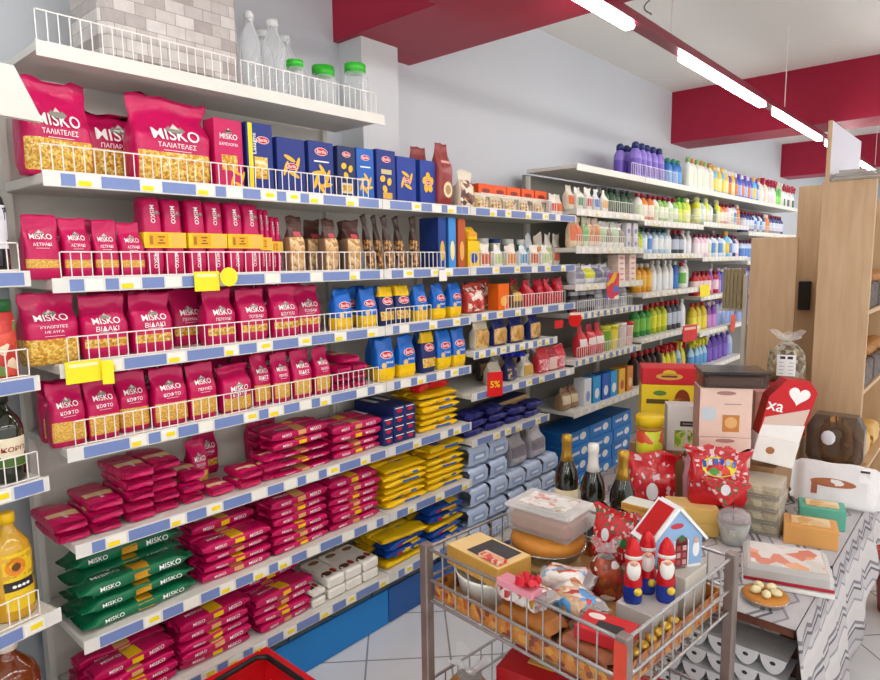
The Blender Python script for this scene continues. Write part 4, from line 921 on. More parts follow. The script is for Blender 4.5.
for c in range(3):
    for l in range(4): R(BBX, B4+.17+c*.31, .121+l*.0955, .24, 'bright blue flat carton, %s up, %s column at the floor of fourth bay' % (ordw(l+1), ('left', 'middle', 'right')[c]), 'carton', 'bright blue cartons', dx=.02+.01*(l % 2), rz=.02*math.sin(c*3+l))
# bottles of the fifth to seventh bays
AMB = (b_('round', .21, .042, '#dc9a1e', '#f0ece0', '#e8b84a'), 'amber bottle with white cap')
W5 = (b_('jug', .23, .045, '#e9e9e6', '#e9e9e6', '#e2e6ea', .7), 'white handled bottle')
B5_ = (b_('jug', .22, .045, '#2a62b8', '#e4e6ec', '#3a7ac8', .7), 'blue handled bottle with white cap')
GW5 = (b_('round', .21, .042, '#dfe8dc', '#b02a3a', '#6ab04a'), 'white and green bottle with red cap')
RD5 = (b_('round', .21, .042, '#b8242e', '#8a1820', '#e6d0d0'), 'red bottle')
VIO = (b_('jug', .23, .045, '#8a4aa8', '#e6c8ea', '#c88ad0', .7), 'violet handled bottle')
GR5 = (b_('round', .22, .040, '#2f8a3a', '#c0202a', '#7ac04a'), 'green bottle with red cap')
YG5 = (b_('round', .23, .042, '#a8b81e', '#c0202a', '#d8dc3a'), 'olive green bottle with red cap')
DK5 = (b_('round', .23, .042, '#4a4f5a', '#c0202a', '#b8c0d0'), 'dark grey bottle with red cap')
YJ = (b_('jug', .24, .055, '#d8c02a', '#c83a2a', '#e8d84a', .8), 'yellow jug with red cap')
PB = (b_('jug', .23, .05, '#b8c0e6', '#8a6ac0', '#9ab0e0', .8), 'pale blue jug with purple cap')
CO = (b_('round', .24, .044, '#2a1714', '#b81d24', '#2f1a18'), 'dark cola-coloured bottle with red cap')
YB2 = (b_('spray', .24, .045, '#d8d02a', '#c8202a', '#e8c83a', .7), 'yellow spray bottle with red trigger')
BS2 = (b_('spray', .24, .045, '#a8d0e8', '#e8e03a', '#5a9ad0', .7), 'pale blue spray bottle with yellow trigger')
PU2 = (b_('jug', .26, .06, '#5a3aa0', '#e0e0f0', '#7a5ac0', .8), 'deep purple jug with white cap')
g = 'bottles of the fifth bay'
fill(1.625, B5, B6, [(.1, [LIM]), (.35, [BLW, TEA]), (.5, [TEA]), (.62, [W5]), (.8, [DK5]), (.92, [W5]), (1, [ORA])], 'fifth bay second shelf', g, seed=8)
fill(1.345, B5, B6, [(.28, [AMB]), (.62, [W5]), (.75, [B5_]), (1, [GW5, W5])], 'fifth bay third shelf', g, seed=9)
fill(1.02, B5, B6, [(.22, [GR5]), (.5, [YG5]), (.8, [DK5]), (1, [W5])], 'fifth bay fourth shelf', g, seed=10)
fill(.66, B5, B6, [(.45, [CO]), (.7, [YB2]), (1, [BS2, YB2])], 'fifth bay fifth shelf', g, seed=11)
g = 'bottles of the sixth bay'
fill(1.595, B6, B7, [(.2, [PNK]), (.6, [BLW, WRC]), (.8, [SKY, BLW]), (1, [NVY, PNK])], 'sixth bay second shelf', g, seed=12)
fill(1.263, B6, B7, [(.25, [RD5]), (.5, [VIO, RD5]), (.8, [VIO, B5_]), (1, [PB])], 'sixth bay third shelf', g, seed=13)
fill(.955, B6, B7, [(.3, [YJ]), (.5, [VIO]), (1, [PB])], 'sixth bay fourth shelf', g, seed=14)
fill(.63, B6, B7, [(.3, [BS2]), (.8, [PU2]), (1, [PB])], 'sixth bay fifth shelf', g, seed=15)
g = 'bottles of the farthest bay'
fill(1.55, B7, B7+.8, [(.5, [BLW]), (1, [DK5])], 'farthest bay second shelf', g, seed=16)
fill(1.25, B7, B7+.6, [(1, [PB])], 'farthest bay third shelf', g, seed=17)
fill(.95, B7, B7+.6, [(1, [PB])], 'farthest bay fourth shelf', g, seed=18)

# ------------------------------------------------------------------ corner unit at the left edge
def L(pr, x, d, z, label, cat, group=None, rz=0, **k): return pr.put(lpos(x, .03+d/2, z+.0006), LR+rz, label, cat, group, **k)
def oil(h, r, body, cap, sq, label_fn=None, seed=0):
    b = MB(); b.lathe([(r*.9, 0), (r, .03*h), (r, .30*h), (r*.93, .36*h), (r, .42*h), (r, .60*h), (r*.86, .70*h), (r*.5, .80*h), (r*.3, .86*h), (r*.28, .92*h)], body, 24, sy=sq)
    c = MB(); c.lathe([(r*.36, .905*h), (r*.36, .99*h), (r*.3, h)], cap, 14)
    kids = [('cap', c.mesh('cap'))]
    if label_fn:
        l = MB(); label_fn(b, l); kids.append(('label', l.mesh('label')))
    return Proto('bottle', b.mesh('bottle_body'), kids)
OILG = M('oil_golden', '#d3a21c', .08, 0, .08, 6, coat=.6); OILD = M('oil_dark_glass', '#1d2416', .08, 0, .1, 6, coat=.8); OILB = M('vinegar_brown', '#7a3712', .1, 0, .15, 6, coat=.6)
WINE = M('wine_dark', '#16141c', .1, 0, .1, 6, coat=.6)
def patch(b, l, x0, x1, z0, z1, mt, off=.0015, nx=10, base=None):
    fn = b.wrap(1, -1, off); vs = []; fs = []
    for j in range(5):
        for i in range(nx+1): vs.append(fn(x0+(x1-x0)*i/nx, z0+(z1-z0)*j/4))
    for j in range(4):
        for i in range(nx): fs.append([j*(nx+1)+i, j*(nx+1)+i+1, (j+1)*(nx+1)+i+1, (j+1)*(nx+1)+i])
    l.add(vs, fs, mt, True); return fn
def sun_label(b, l):
    h, r = .29, .05
    patch(b, l, -.036, .036, .03, .185, card('#ecc81e')); fn = patch(b, l, -.036, .036, .085, .11, INK, .0025); b2 = b.wrap(1, -1, .0042)
    b2 = b.wrap(1, -1, .0035); f4 = b.wrap(1, -1, .0045)
    l.decal(circ(-.008, .15, .024, .024, 16), card('#e0851c'), b2); l.decal(circ(-.008, .15, .011, .011, 12), card('#6a3a18'), f4); [l.decal(circ(-.016+.011*i, .097, .005, .004, 8), WHITE, b.wrap(1, -1, .006)) for i in range(4)]
def kopn_label(b, l):
    patch(b, l, -.034, .034, .05, .14, card('#e6dcc0')); l.text('ΚΟΡΠ', 0, .105, .055, card('#9a1d22'), b.wrap(1, -1, .0035)); patch(b, l, -.034, .034, .052, .078, card('#4a6a2a'), .0028)
def wine_label(b, l): patch(b, l, -.032, .032, .06, .17, card('#d9dbe2')); l.decal(rectp(0, .145, .05, .025), card('#3a4a7a'), b.wrap(1, -1, .003))
def vin_label(b, l): patch(b, l, -.05, .05, .03, .16, card('#e4e2dc')); l.decal(rectp(0, .14, .03, .022), card('#2a4a8a'), b.wrap(1, -1, .004))
OG = oil(.29, .052, OILG, plas('#f2c40c'), .8, sun_label); OD = oil(.27, .044, OILD, plas('#23211c'), 1, kopn_label); WD = oil(.27, .042, WINE, plas('#1a1620'), 1, wine_label); OV = oil(.29, .075, OILB, plas('#e8e0d0'), .85, vin_label)
TOM = (lambda b, c: (b.lathe([(.034, 0), (.036, .006), (.036, .12), (.03, .14)], [plas('#b52a24'), cells('tomato_label', ['#c42f26', '#d84a34', '#6a8a3a', '#e8d0b0', '#b8241e'], 45), plas('#b52a24')], 18), c.lathe([(.032, .138), (.032, .158), (.03, .162)], plas('#17602e'), 18), Proto('jar', b.mesh('jar_body'), [('lid', c.mesh('lid'))]))[-1])(MB(), MB())
g = 'bottles of the left corner unit'
L(WD, .845, .09, LEV[0], 'dark wine bottle with pale label, right end of left unit upper shelf', 'bottle', g); L(WD, .74, .09, LEV[0], 'dark wine bottle left of the end one, partly outside the photo', 'bottle', g)
L(TOM, .845, .08, LEV[1], 'red sauce jar with dark green lid at left edge', 'jar', g, sc=(1, 1, 1.25)); L(TOM, .76, .08, LEV[1], 'second red sauce jar, cut by left edge of the photo', 'jar', g, sc=(1, 1, 1.25))
L(OD, .835, .09, LEV[2], 'dark oil bottle with cream label and red letters, at left edge', 'bottle', g, sc=(1, 1, .86)); L(OD, .735, .09, LEV[2], 'second dark oil bottle, left of the lettered one, mostly outside', 'bottle', g, sc=(1, 1, .86))
L(OG, .82, .09, LEV[3], 'golden sunflower oil bottle with yellow cap and flower label', 'bottle', g); L(OG, .705, .09, LEV[3], 'second golden oil bottle cut off by the left picture edge', 'bottle', g)
L(OV, .80, .15, LEV[4], 'big brown vinegar bottle with pale label in bottom left corner', 'bottle', g); L(OV, .64, .15, LEV[4], 'second big brown bottle, outside the bottom left corner', 'bottle', g)
bxw = MB(); bxw.box(-.11, .11, -.09, .09, 0, .10, M('foam_white', '#e3e8ee', .5, 0, .05, 14, .2, 30), .004)
Proto('carton', bxw.mesh('carton')).put(lpos(.74, .16, 2.0906) if False else lpos(.75, .14, 2.0906-.07+.0006), LR, 'pale white carton on top of the left unit canopy', 'carton')
bcn = MB(); bcn.lathe([(.034, 0), (.036, .004), (.036, .17), (.03, .18)], plas('#1f3fc0'), 18)
Proto('canister', bcn.mesh('canister')).put(lpos(.76, .13, 2.1218), 0, 'bright blue canister standing on the pale white carton', 'canister')

# ------------------------------------------------------------------ promotion signs hung on the price rails
def sign(px, x_out, z, w, h, mt, label, txt=None, wc=None, round_=False, rz=0, sub=None):
    b = MB()
    if round_: b.prism(circ(0, 0, w/2, w/2, 20)[0], -.001, .001, mt)
    else: b.box(-w/2, w/2, -.001, .001, -h/2, h/2, mt)
    if txt: b.text(txt, 0, 0 if not sub else -h*.08, w*.62, wc or WHITE, b.front(-.0016))
    if sub: b.decal(rectp(0, h*.3, w*.8, h*.16), sub, b.front(-.0016))
    c = MB(); c.box(-.012, .012, .001, .02, -.004, .004, CLEAR)
    x = XF+x_out; y = along(px, z, x)
    Proto('promotion_sign', b.mesh('promotion_sign'), [('clip', c.mesh('clip'))]).put((x, y, z), PI/2+rz, label, 'sign', 'promotion signs on the price rails')
YS = M('sign_yellow', '#f4e11a', .35, 0, .03); RS = M('sign_red', '#d8181c', .35, 0, .05)
sign(207, .012, ZB-.018, .085, .062, YS, 'yellow rectangular sign on second shelf rail, left of yellow disc', None, sub=card('#f3ecae'))
sign(229, .022, ZB-.006, .062, .062, YS, 'round yellow sign disc on the second shelf rail', round_=True)
sign(84, .012, ZC-.022, .095, .062, YS, 'yellow rectangular sign on third shelf rail near the left end', sub=card('#f3ecae'))
sign(108, .03, ZC-.03, .03, .068, YS, 'narrow yellow sign flap right of the yellow rectangle, third shelf', rz=-.5)
sign(443, .012, ZB-.03, .05, .05, card('#f0efe8'), 'small white card hung on the second shelf rail')
sign(495, .03, .975, .085, .125, RS, 'red hanging sign with yellow discount figure by the yellow packs', '5%', YS, rz=-.5)
sign(575, .03, 1.245, .095, .1, RS, 'round red sign on the rail at the third and fourth bay joint', sub=card('#f0d8c8'), round_=True, rz=-.4)
sign(559, .012, 1.225, .09, .045, RS, 'small red strip sign left of the round red sign')
sign(613, .03, 1.42, .10, .17, cells('sign_mixed', ['#e8642a', '#e8b83a', '#6a7ac8', '#d84a5a', '#eee6e0'], 22, .4, 0), 'orange, blue and pink hanging sign on fourth bay', rz=-.4)
sign(705, .03, 1.315, .15, .10, YS, 'yellow sign on the third shelf rail of far bays', rz=-.2)
sign(690, .03, .985, .20, .13, RS, 'red sign with pale lettering on a far fourth shelf rail', sub=card('#f0c8b8'), rz=-.2)
sign(733, .03, .98, .12, .16, M('sign_orange', '#d84a1c', .35), 'orange-red sign on the far fourth shelf by wooden board')

# ------------------------------------------------------------------ red shopping basket at the bottom edge
RB = M('basket_red', '#d1121c', .3, 0, .06, 8); BLK = plas('#1a1a1c', .4)
root = ob('shopping_basket', None, None, (-1.60, .87, 0)); tag(root, 'red plastic shopping basket with black handle at the bottom edge', 'basket')
hx, hy, ht = .195, .245, .30
def wallq(b, s0, s1, z0, z1, k0, k1, th=.004):
    (ax, ay), (bx2, by2) = s0, s1; nx_, ny_ = (ax+bx2)/2, (ay+by2)/2
    o_ = [(ax*hx*k0, ay*hy*k0, z0), (bx2*hx*k0, by2*hy*k0, z0), (bx2*hx*k1, by2*hy*k1, z1), (ax*hx*k1, ay*hy*k1, z1)]
    L_ = math.hypot(nx_, ny_); i_ = [(x-nx_/L_*th, y-ny_/L_*th, z) for x, y, z in o_]
    b.add(o_+i_, [[0, 1, 2, 3], [7, 6, 5, 4], [0, 4, 5, 1], [1, 5, 6, 2], [2, 6, 7, 3], [3, 7, 4, 0]], RB)
b = MB()
kz = lambda z: .84+.16*z/.27
for s0, s1 in (((-1, -1), (1, -1)), ((1, -1), (1, 1)), ((1, 1), (-1, 1)), ((-1, 1), (-1, -1))):
    P0, P1 = Vector(s0), Vector(s1)
    wallq(b, s0, s1, .004, .06, kz(0), kz(.06)); wallq(b, s0, s1, .215, .27, kz(.215), kz(.27))
    n = 13
    for i in range(n):
        t0, t1 = (i+.0)/n, (i+.55)/n
        if i == 0: t1 = .09
        if i == n-1: t1 = 1
        q0, q1 = P0.lerp(P1, t0), P0.lerp(P1, t1); wallq(b, tuple(q0), tuple(q1), .06, .215, kz(.06), kz(.215))
b.box(-hx*.84, hx*.84, -hy*.84, hy*.84, .004, .010, RB); ob('basket_body', b.mesh('basket_body'), root)
r_ = MB()
for c0 in (-1, 1): r_.box(-hx-.016, hx+.016, c0*hy-.016, c0*hy+.016, ht-.03, ht, RB, .005)
for sx in (-1, 1): r_.box(sx*hx-.016, sx*hx+.016, -hy+.0165, hy-.0165, ht-.03, ht, RB, .005)
ob('rim', r_.mesh('rim'), root)
h_ = MB(); h_.path([(-hx+.02, -.02, ht-.008), (-hx+.022, hy-.05, ht+.004), (-hx+.05, hy-.026, ht+.006), (hx-.05, hy-.026, ht+.006), (hx-.022, hy-.05, ht+.004), (hx-.02, -.02, ht-.008)], .009, BLK, 8)
ob('handle', h_.mesh('handle'), root)

# ------------------------------------------------------------------ steel display cart
CRZ = math.radians(-5.3); CC = Vector((-.805, 1.44, 0)); CX, CY, CTOP = .30, .262, .83
cart = ob('display_cart', None, None, CC, (0, 0, CRZ)); tag(cart, 'worn steel wire display cart crowded with sweets in front of the table', 'cart')
for sx in (-1, 1):
    for sy in (-1, 1):
        p = MB(); p.box(sx*CX-.014, sx*CX+.014, sy*CY-.014, sy*CY+.014, .05, CTOP+.012, RUSTY, .003); po = ob('post', p.mesh('post'), cart)
        w_ = MB(); w_.X = Matrix.Translation((sx*CX, sy*CY, .026)) @ Matrix.Rotation(PI/2, 4, 'Y'); w_.lathe([(.018, -.011), (.025, -.008), (.025, .008), (.018, .011)], BLK, 14); ob('caster', w_.mesh('caster'), po)
def wire_wall(name, x0, y0, x1, y1, zlo, zhi, zmid, n):
    g_ = MB()
    for z_ in (zlo, zmid, zhi): g_.tube((x0, y0, z_), (x1, y1, z_), .0046, CHROME, 6)
    for i in range(1, n): t = i/n; g_.tube((x0+(x1-x0)*t, y0+(y1-y0)*t, zlo), (x0+(x1-x0)*t, y0+(y1-y0)*t, zhi), .0022, CHROME, 5)
    ob(name, g_.mesh(name), cart)
e = .016
for zlo, zhi, zm in ((.683, .828, .742), (.30, .44, .37)):
    wire_wall('wire_side', -CX+e, -CY, CX-e, -CY, zlo, zhi, zm, 12); wire_wall('wire_side', -CX+e, CY, CX-e, CY, zlo, zhi, zm, 12)
    wire_wall('wire_side', -CX, -CY+e, -CX, CY-e, zlo, zhi, zm, 10); wire_wall('wire_side', CX, -CY+e, CX, CY-e, zlo, zhi, zm, 10)
    f_ = MB()
    for i in range(15): y_ = -CY+.02+i*(2*CY-.04)/14; f_.tube((-CX+.002, y_, zlo-.004), (CX-.002, y_, zlo-.004), .0022, CHROME, 5)
    ob('wire_deck', f_.mesh('wire_deck'), cart)
tp = MB(); tp.box(CX-.0148, CX+.0148, -CY-.0148, -CY-.0142, .72, CTOP, M('red_tape', '#c8402a', .5)); ob('red_tape', tp.mesh('red_tape'), cart)
def cl(u, v, z): return Vector((CC.x+u*math.cos(CRZ)-v*math.sin(CRZ), CC.y+u*math.sin(CRZ)+v*math.cos(CRZ), z))
TRAYM = cells('printed_tray', ['#b8702a', '#c8903a', '#a8541c', '#c07a34', '#7a3a2a'], 70, .5, .1)
DK = .686
t_ = MB(); t_.box(-CX+.02, CX-.02, -CY+.012, CY-.012, DK+.0005, DK+.004, card('#b98a58'))
for sy in (-1, 1): t_.box(-CX+.02, CX-.02, sy*(CY-.012)-.0015, sy*(CY-.012)+.0015, DK+.004, DK+.052, TRAYM)
for sx in (-1, 1): t_.box(sx*(CX-.0215)-.0015, sx*(CX-.0215)+.0015, -CY+.014, CY-.014, DK+.004, DK+.052, TRAYM)
tag(ob('cardboard_tray', t_.mesh('cardboard_tray'), None, CC, (0, 0, CRZ)), 'orange printed cardboard tray lining the upper deck of the cart', 'tray')
DZ = DK+.0045
def C_(pr, u, v, z, rz, label, cat, group=None, **k): return pr.put(cl(u, v, z), CRZ+rz, label, cat, group, **k)
def inv(P_):                       # world to cart plan coordinates
    d = P_-CC; return d.x*math.cos(CRZ)+d.y*math.sin(CRZ), -d.x*math.sin(CRZ)+d.y*math.cos(CRZ)
# foam bowl with the gold cake box on it
FOAM = M('foam_bowl', '#ecebe6', .5, 0, .03, 9)
bo = MB(); bo.lathe([(.075, 0), (.085, .004), (.098, .068), (.103, .078), (.099, .0785), (.09, .06), (.0, .055)], FOAM, 28)
C_(Proto('foam_bowl', bo.mesh('foam_bowl')), -.178, -.13, DZ, 0, 'round white foam container under the gold cake box on the cart', 'container')
GOLD = M('card_gold', '#c99a46', .4, .2, .06, 15)
gb = MB(); gb.box(-.10, .10, -.062, .062, 0, .055, GOLD, .002, {'+z': card('#e3c48a')}); wn = MB(); wn.box(-.035, .075, -.045, .05, .0555, .057, clear('dark_window', '#4a4a50', .6)); wn2 = MB(); wn2.box(.015, .09, -.05, -.02, .0575, .066, cells('cut_fruit', ['#e8d0c0', '#d84a4a', '#e8b08a'], 60))
C_(Proto('cake_box', gb.mesh('cake_box'), [('window', wn.mesh('window')), ('sticker', wn2.mesh('sticker'))]), -.178, -.148, DZ+.0805, -.06, 'gold cake box with dark window, front left corner of the cart', 'box')
# pies
FOIL = M('foil_tin', '#b9bbbd', .25, .9, .08, 40, .15, 70); CRUST = M('baked_crust', '#bd7c2c', .55, 0, .4, 9, .5, 40)
def pie(r, h, dome, crust=CRUST):
    a_ = MB(); a_.lathe([(r*.80, 0), (r*.82, .002), (r*.98, h), (r*1.03, h+.001), (r*1.03, h+.003), (r*.97, h+.003)], FOIL, 32)
    c_ = MB(); c_.lathe([(r*.96, h-.004), (r*1.0, h+dome*.45), (r*.97, h+dome*.8), (r*.85, h+dome), (r*.0, h+dome*.92)], crust, 32)
    return Proto('pie', a_.mesh('foil_tin'), [('crust', c_.mesh('crust'))])
PIE = pie(.108, .034, .034)
PIE2 = pie(.090, .03, .02, M('pale_pastry', '#c8a468', .5, 0, .3, 14, .4, 50))
pu, pv = -.155, .085
C_(PIE2, pu+.015, pv-.01, DZ, 0, 'lower foil pie with pale pastry under the big golden pie', 'pie')
C_(PIE, pu, pv, DZ+.053, .0, 'big golden pie in a foil tin in the cart', 'pie')
CAKE = M('cake_brown', '#9c6a4c', .6, 0, .3, 12, .3)
ck = MB(); ck.box(-.098, .098, -.068, .068, .004, .06, CAKE, .015); cb_ = MB(); cb_.box(-.105, .105, -.075, .075, 0, .066, CLEAR, .012)
ld = MB(); ld.box(-.108, .108, -.078, .078, .0665, .084, clear('lid_clear', '#e4e2e0', .35), .01); pr_ = MB(); pr_.box(-.075, .075, -.05, .05, .0845, .0855, cells('lid_print', ['#e8e6e2', '#ded9d4', '#d89a94', '#e9e4e0', '#c8cdb8'], 60))
C_(Proto('plastic_box', cb_.mesh('plastic_box'), [('cake', ck.mesh('cake')), ('lid', ld.mesh('lid')), ('label_card', pr_.mesh('label_card'))]), pu-.005, pv+.01, DZ+.1225, .12, 'clear plastic cake box with printed lid on top of the golden pie', 'box')
# gold neck bottles standing behind on the near table
TZ = .60
BOTG = M('green_black_glass', '#141a10', .06, 0, .1, 5, coat=.8)
def sparkling(foilc, lab):
    a_ = MB(); a_.lathe([(.040, 0), (.044, .006), (.044, .165), (.040, .19), (.024, .225), (.0165, .245), (.0155, .27)], BOTG, 24)
    f_ = MB(); f_.lathe([(.0255, .2265), (.019, .248), (.0175, .285), (.0195, .29), (.0205, .30), (.0195, .312), (.017, .318), (.0, .32)], foilc, 20)
    l_ = MB(); l_.lathe([(.0446, .05), (.0446, .13)], lab, 24)
    return Proto('sparkling_wine_bottle', a_.mesh('bottle_body'), [('foil_capsule', f_.mesh('foil_capsule')), ('label', l_.mesh('label'))])
GFOIL = M('gold_foil', '#c09a3c', .3, .7, .12, 40, .2, 80); WFOIL = M('white_foil', '#e6e4de', .35, .1, .05, 30)
SPK = [sparkling(GFOIL, card('#d8cda8')), sparkling(WFOIL, card('#e0e0dc'))]

# ------------------------------------------------------------------ tables, cloths and what stands on them
def cloth_mat():
    mt = bpy.data.materials.new('patterned_cloth'); mt.use_nodes = True; nt = mt.node_tree; b = nt.nodes['Principled BSDF']
    N = nt.nodes.new; Lk = nt.links.new
    tc = N('ShaderNodeTexCoord'); sp = N('ShaderNodeSeparateXYZ'); Lk(tc.outputs['UV'], sp.inputs[0])
    def mth(op, a, b_=None, c=None):
        n = N('ShaderNodeMath'); n.operation = op
        for i, q in enumerate((a, b_, c)):
            if q is None: continue
            if isinstance(q, (int, float)): n.inputs[i].default_value = q
            else: Lk(q, n.inputs[i])
        return n.outputs[0]
    u, v = sp.outputs['X'], sp.outputs['Y']
    zig = mth('MULTIPLY', mth('PINGPONG', mth('MULTIPLY', u, 17), 1), .20)
    row = mth('ADD', mth('MULTIPLY', v, 6.5), zig); fr = mth('FRACT', row)
    band = N('ShaderNodeValToRGB'); Lk(fr, band.inputs['Fac']); band.color_ramp.interpolation = 'CONSTANT'
    e = band.color_ramp.elements; e[0].color = lin('#c2bfc0'); e[1].position = .30; e[1].color = lin('#77757c')
    for p_, c_ in ((.38, '#bdbabc'), (.46, '#5f5d66'), (.52, '#b8b5b8'), (.74, '#8f8d93'), (.80, '#c6c3c4')): x = e.new(p_); x.color = lin(c_)
    wv = mth('PINGPONG', mth('MULTIPLY', u, 9), 1)
    st = N('ShaderNodeMix'); st.data_type = 'RGBA'; st.blend_type = 'MULTIPLY'; st.inputs['Factor'].default_value = .45
    r2 = N('ShaderNodeValToRGB'); Lk(mth('FRACT', mth('ADD', mth('MULTIPLY', v, 2.17), .15)), r2.inputs['Fac']); r2.color_ramp.interpolation = 'CONSTANT'
    r2.color_ramp.elements[0].color = (1, 1, 1, 1); r2.color_ramp.elements[1].position = .6; r2.color_ramp.elements[1].color = (.55, .53, .56, 1)
    Lk(band.outputs['Color'], st.inputs['A']); Lk(r2.outputs['Color'], st.inputs['B']); Lk(st.outputs['Result'], b.inputs['Base Color'])
    b.inputs['Roughness'].default_value = .85; return mt
CLOTH = cloth_mat()
def cloth(name, x0, x1, y0, y1, z, sides, label, seed=0):
    """top sheet plus hanging sides; sides: {'+x': hem(t), '-x':..., '-y':...} hem height for t along the side"""
    vs = []; fs = []; uv = []
    def grid(fn, nu, nv):
        n = len(vs)
        for j in range(nv+1):
            for i in range(nu+1):
                p, q = fn(i/nu, j/nv); vs.append(p); uv.append(q)
        for j in range(nv):
            for i in range(nu): a = n+j*(nu+1)+i; fs.append([a, a+1, a+nu+2, a+nu+1])
    grid(lambda s, t: ((x0+(x1-x0)*s, y0+(y1-y0)*t, z), (y0+(y1-y0)*t, .2+x0+(x1-x0)*s)), 6, 6)
    for k, hem in sides.items():
        def drape(s, t, k=k, hem=hem):
            h = hem(s); dz = (z-h)*t; amp = .035*t; w = math.sin(s*26+seed)*.6+math.sin(s*11+seed*2)*.5
            out = .004+amp*(1.0+w)*.6+.02*t
            if k == '+x': return (x1+out, y0+(y1-y0)*s+.02*t*math.sin(s*19), z-dz), (y0+(y1-y0)*s, .2+x1+dz)
            if k == '-x': return (x0-out, y0+(y1-y0)*s, z-dz), (y0+(y1-y0)*s, .2-x0+dz)
            return (x0+(x1-x0)*s, y0-out, z-dz), (x0+(x1-x0)*s, .2+dz)
        grid(drape, 60, 14)
    me = bpy.data.meshes.new(name); me.from_pydata(vs, [], fs); me.materials.append(CLOTH)
    ul = me.uv_layers.new(name='UVMap')
    for lp in me.loops: ul.data[lp.index].uv = uv[lp.vertex_index]
    me.polygons.foreach_set('use_smooth', [True]*len(fs)); me.update()
    o = ob(name, me); tag(o, label, 'tablecloth'); md = o.modifiers.new('thickness', 'SOLIDIFY'); md.thickness = .0022; md.offset = 1; return o
def wood_mat(name, c1, c2, sc=(1, 1, .12)):
    mt = bpy.data.materials.new(name); mt.use_nodes = True; nt = mt.node_tree; b = nt.nodes['Principled BSDF']
    tc = nt.nodes.new('ShaderNodeTexCoord'); mp = nt.nodes.new('ShaderNodeMapping'); mp.inputs['Scale'].default_value = sc
    nz = nt.nodes.new('ShaderNodeTexNoise'); nz.inputs['Scale'].default_value = 28; nz.inputs['Detail'].default_value = 7; nz.inputs['Distortion'].default_value = .6
    cr = nt.nodes.new('ShaderNodeValToRGB'); cr.color_ramp.elements[0].color = lin(c1); cr.color_ramp.elements[1].color = lin(c2); cr.color_ramp.elements[0].position = .3; cr.color_ramp.elements[1].position = .7
    nt.links.new(tc.outputs['Object'], mp.inputs['Vector']); nt.links.new(mp.outputs['Vector'], nz.inputs['Vector']); nt.links.new(nz.outputs['Fac'], cr.inputs['Fac']); nt.links.new(cr.outputs['Color'], b.inputs['Base Color'])
    b.inputs['Roughness'].default_value = .5; return mt
OAK = wood_mat('pale_oak', '#bd9d78', '#cdb08b'); DARKW = wood_mat('dark_red_wood', '#4a2416', '#6a3820')
def table(x0, x1, y0, y1, z, label, ins=.06):
    root = ob('table', None, None, ((x0+x1)/2, (y0+y1)/2, 0)); tag(root, label, 'table'); a, c = (x1-x0)/2, (y1-y0)/2
    ob('table_top', MB().box(-a, a, -c, c, z-.03, z-.0045, DARKW, .002).mesh('table_top'), root)
    for sx in (-1, 1):
        for sy in (-1, 1): ob('leg', MB().box(sx*(a-.05)-.025, sx*(a-.05)+.025, (c-.085 if sy > 0 else -c+ins)-.025, (c-.085 if sy > 0 else -c+ins)+.025, 0, z-.0305, DARKW).mesh('leg'), root)
table(-1.25, -.365, 1.84, 2.28, TZ, 'near low table with the pie and cake box, behind the cart', .215)
table(-1.35, -.365, 2.60, 3.30, TZ, 'far table under cloth carrying gift boxes and bags')
cloth('tablecloth', -1.25, -.36, 1.835, 2.29, TZ-.0022, {'+x': lambda s: .16+.03*math.sin(s*5), '-x': lambda s: .3}, 'grey and white patterned cloth on the near low table', 1)
cloth('tablecloth', -1.36, -.36, 2.31, 3.31, TZ-.0022, {'+x': lambda s: .10 if s < .2 else .10+.30*sm(.2, .75, s), '-x': lambda s: .3}, 'grey and white patterned cloth hanging unevenly from the far table', 4)
# egg trays stacked beneath the near table edge
EGGM = M('egg_tray_pulp', '#d4d5d8', .8, 0, .06, 25, .3)
def egg_tray():
    b = MB(); nx = 4; w = .29; d = .13; vs = []; n = 48
    top = []; bot = []
    for i in range(n+1):
        t = i/n; x = -w/2+w*t; ph = abs(math.sin(t*nx*PI)); top.append((x, .058)); bot.append((x, .058-.05*ph**.6))
    b.prism([(x, z_) for x, z_ in bot]+[(x, z_) for x, z_ in top[::-1]], -d/2, d/2, EGGM)
    for i in range(nx): b.decal(circ(-w/2+w*(i+.5)/nx, .040, .008, .006, 10), card('#2f2d33'), b.front(-d/2-.0006))
    return Proto('egg_tray', b.mesh('egg_tray'))
ET = egg_tray()
for c in range(2):
    for l in range(8): ET.put((-.53-c*.295, 1.945, .001+l*.0588), 0, 'white pulp egg tray, %s from floor in the %s stack beneath near table' % (ordw(l+1), ('right', 'left')[c]), 'egg tray', 'egg trays')
def T(pr, px, py, z, rz, label, cat, group=None, **k):
    p = at_z(px, py, z); return pr.put((p.x, p.y, z+.0005), rz, label, cat, group, **k)
FACE = .62      # turns a front towards the aisle end where one walks up to the table
for i, (px, pr, nm_) in enumerate(((567, 0, 'gold-necked sparkling wine bottle, left of the three bottles'), (593.5, 1, 'white-necked sparkling wine bottle between two gold-necked ones'), (623.5, 0, 'gold-necked sparkling wine bottle right of the white-necked one'))):
    zt = (.98, .965, .955)[i]; d = ray(px, (434, 443, 450)[i]); t = (TZ+.36-CH)/d.z
    p = at_z(px, (434, 443, 450)[i], TZ+.001+.32*1.08)
    SPK[pr].put((p.x, p.y, TZ+.001), .3*i, nm_, 'bottle', 'sparkling wine bottles', sc=(1, 1, 1.08))
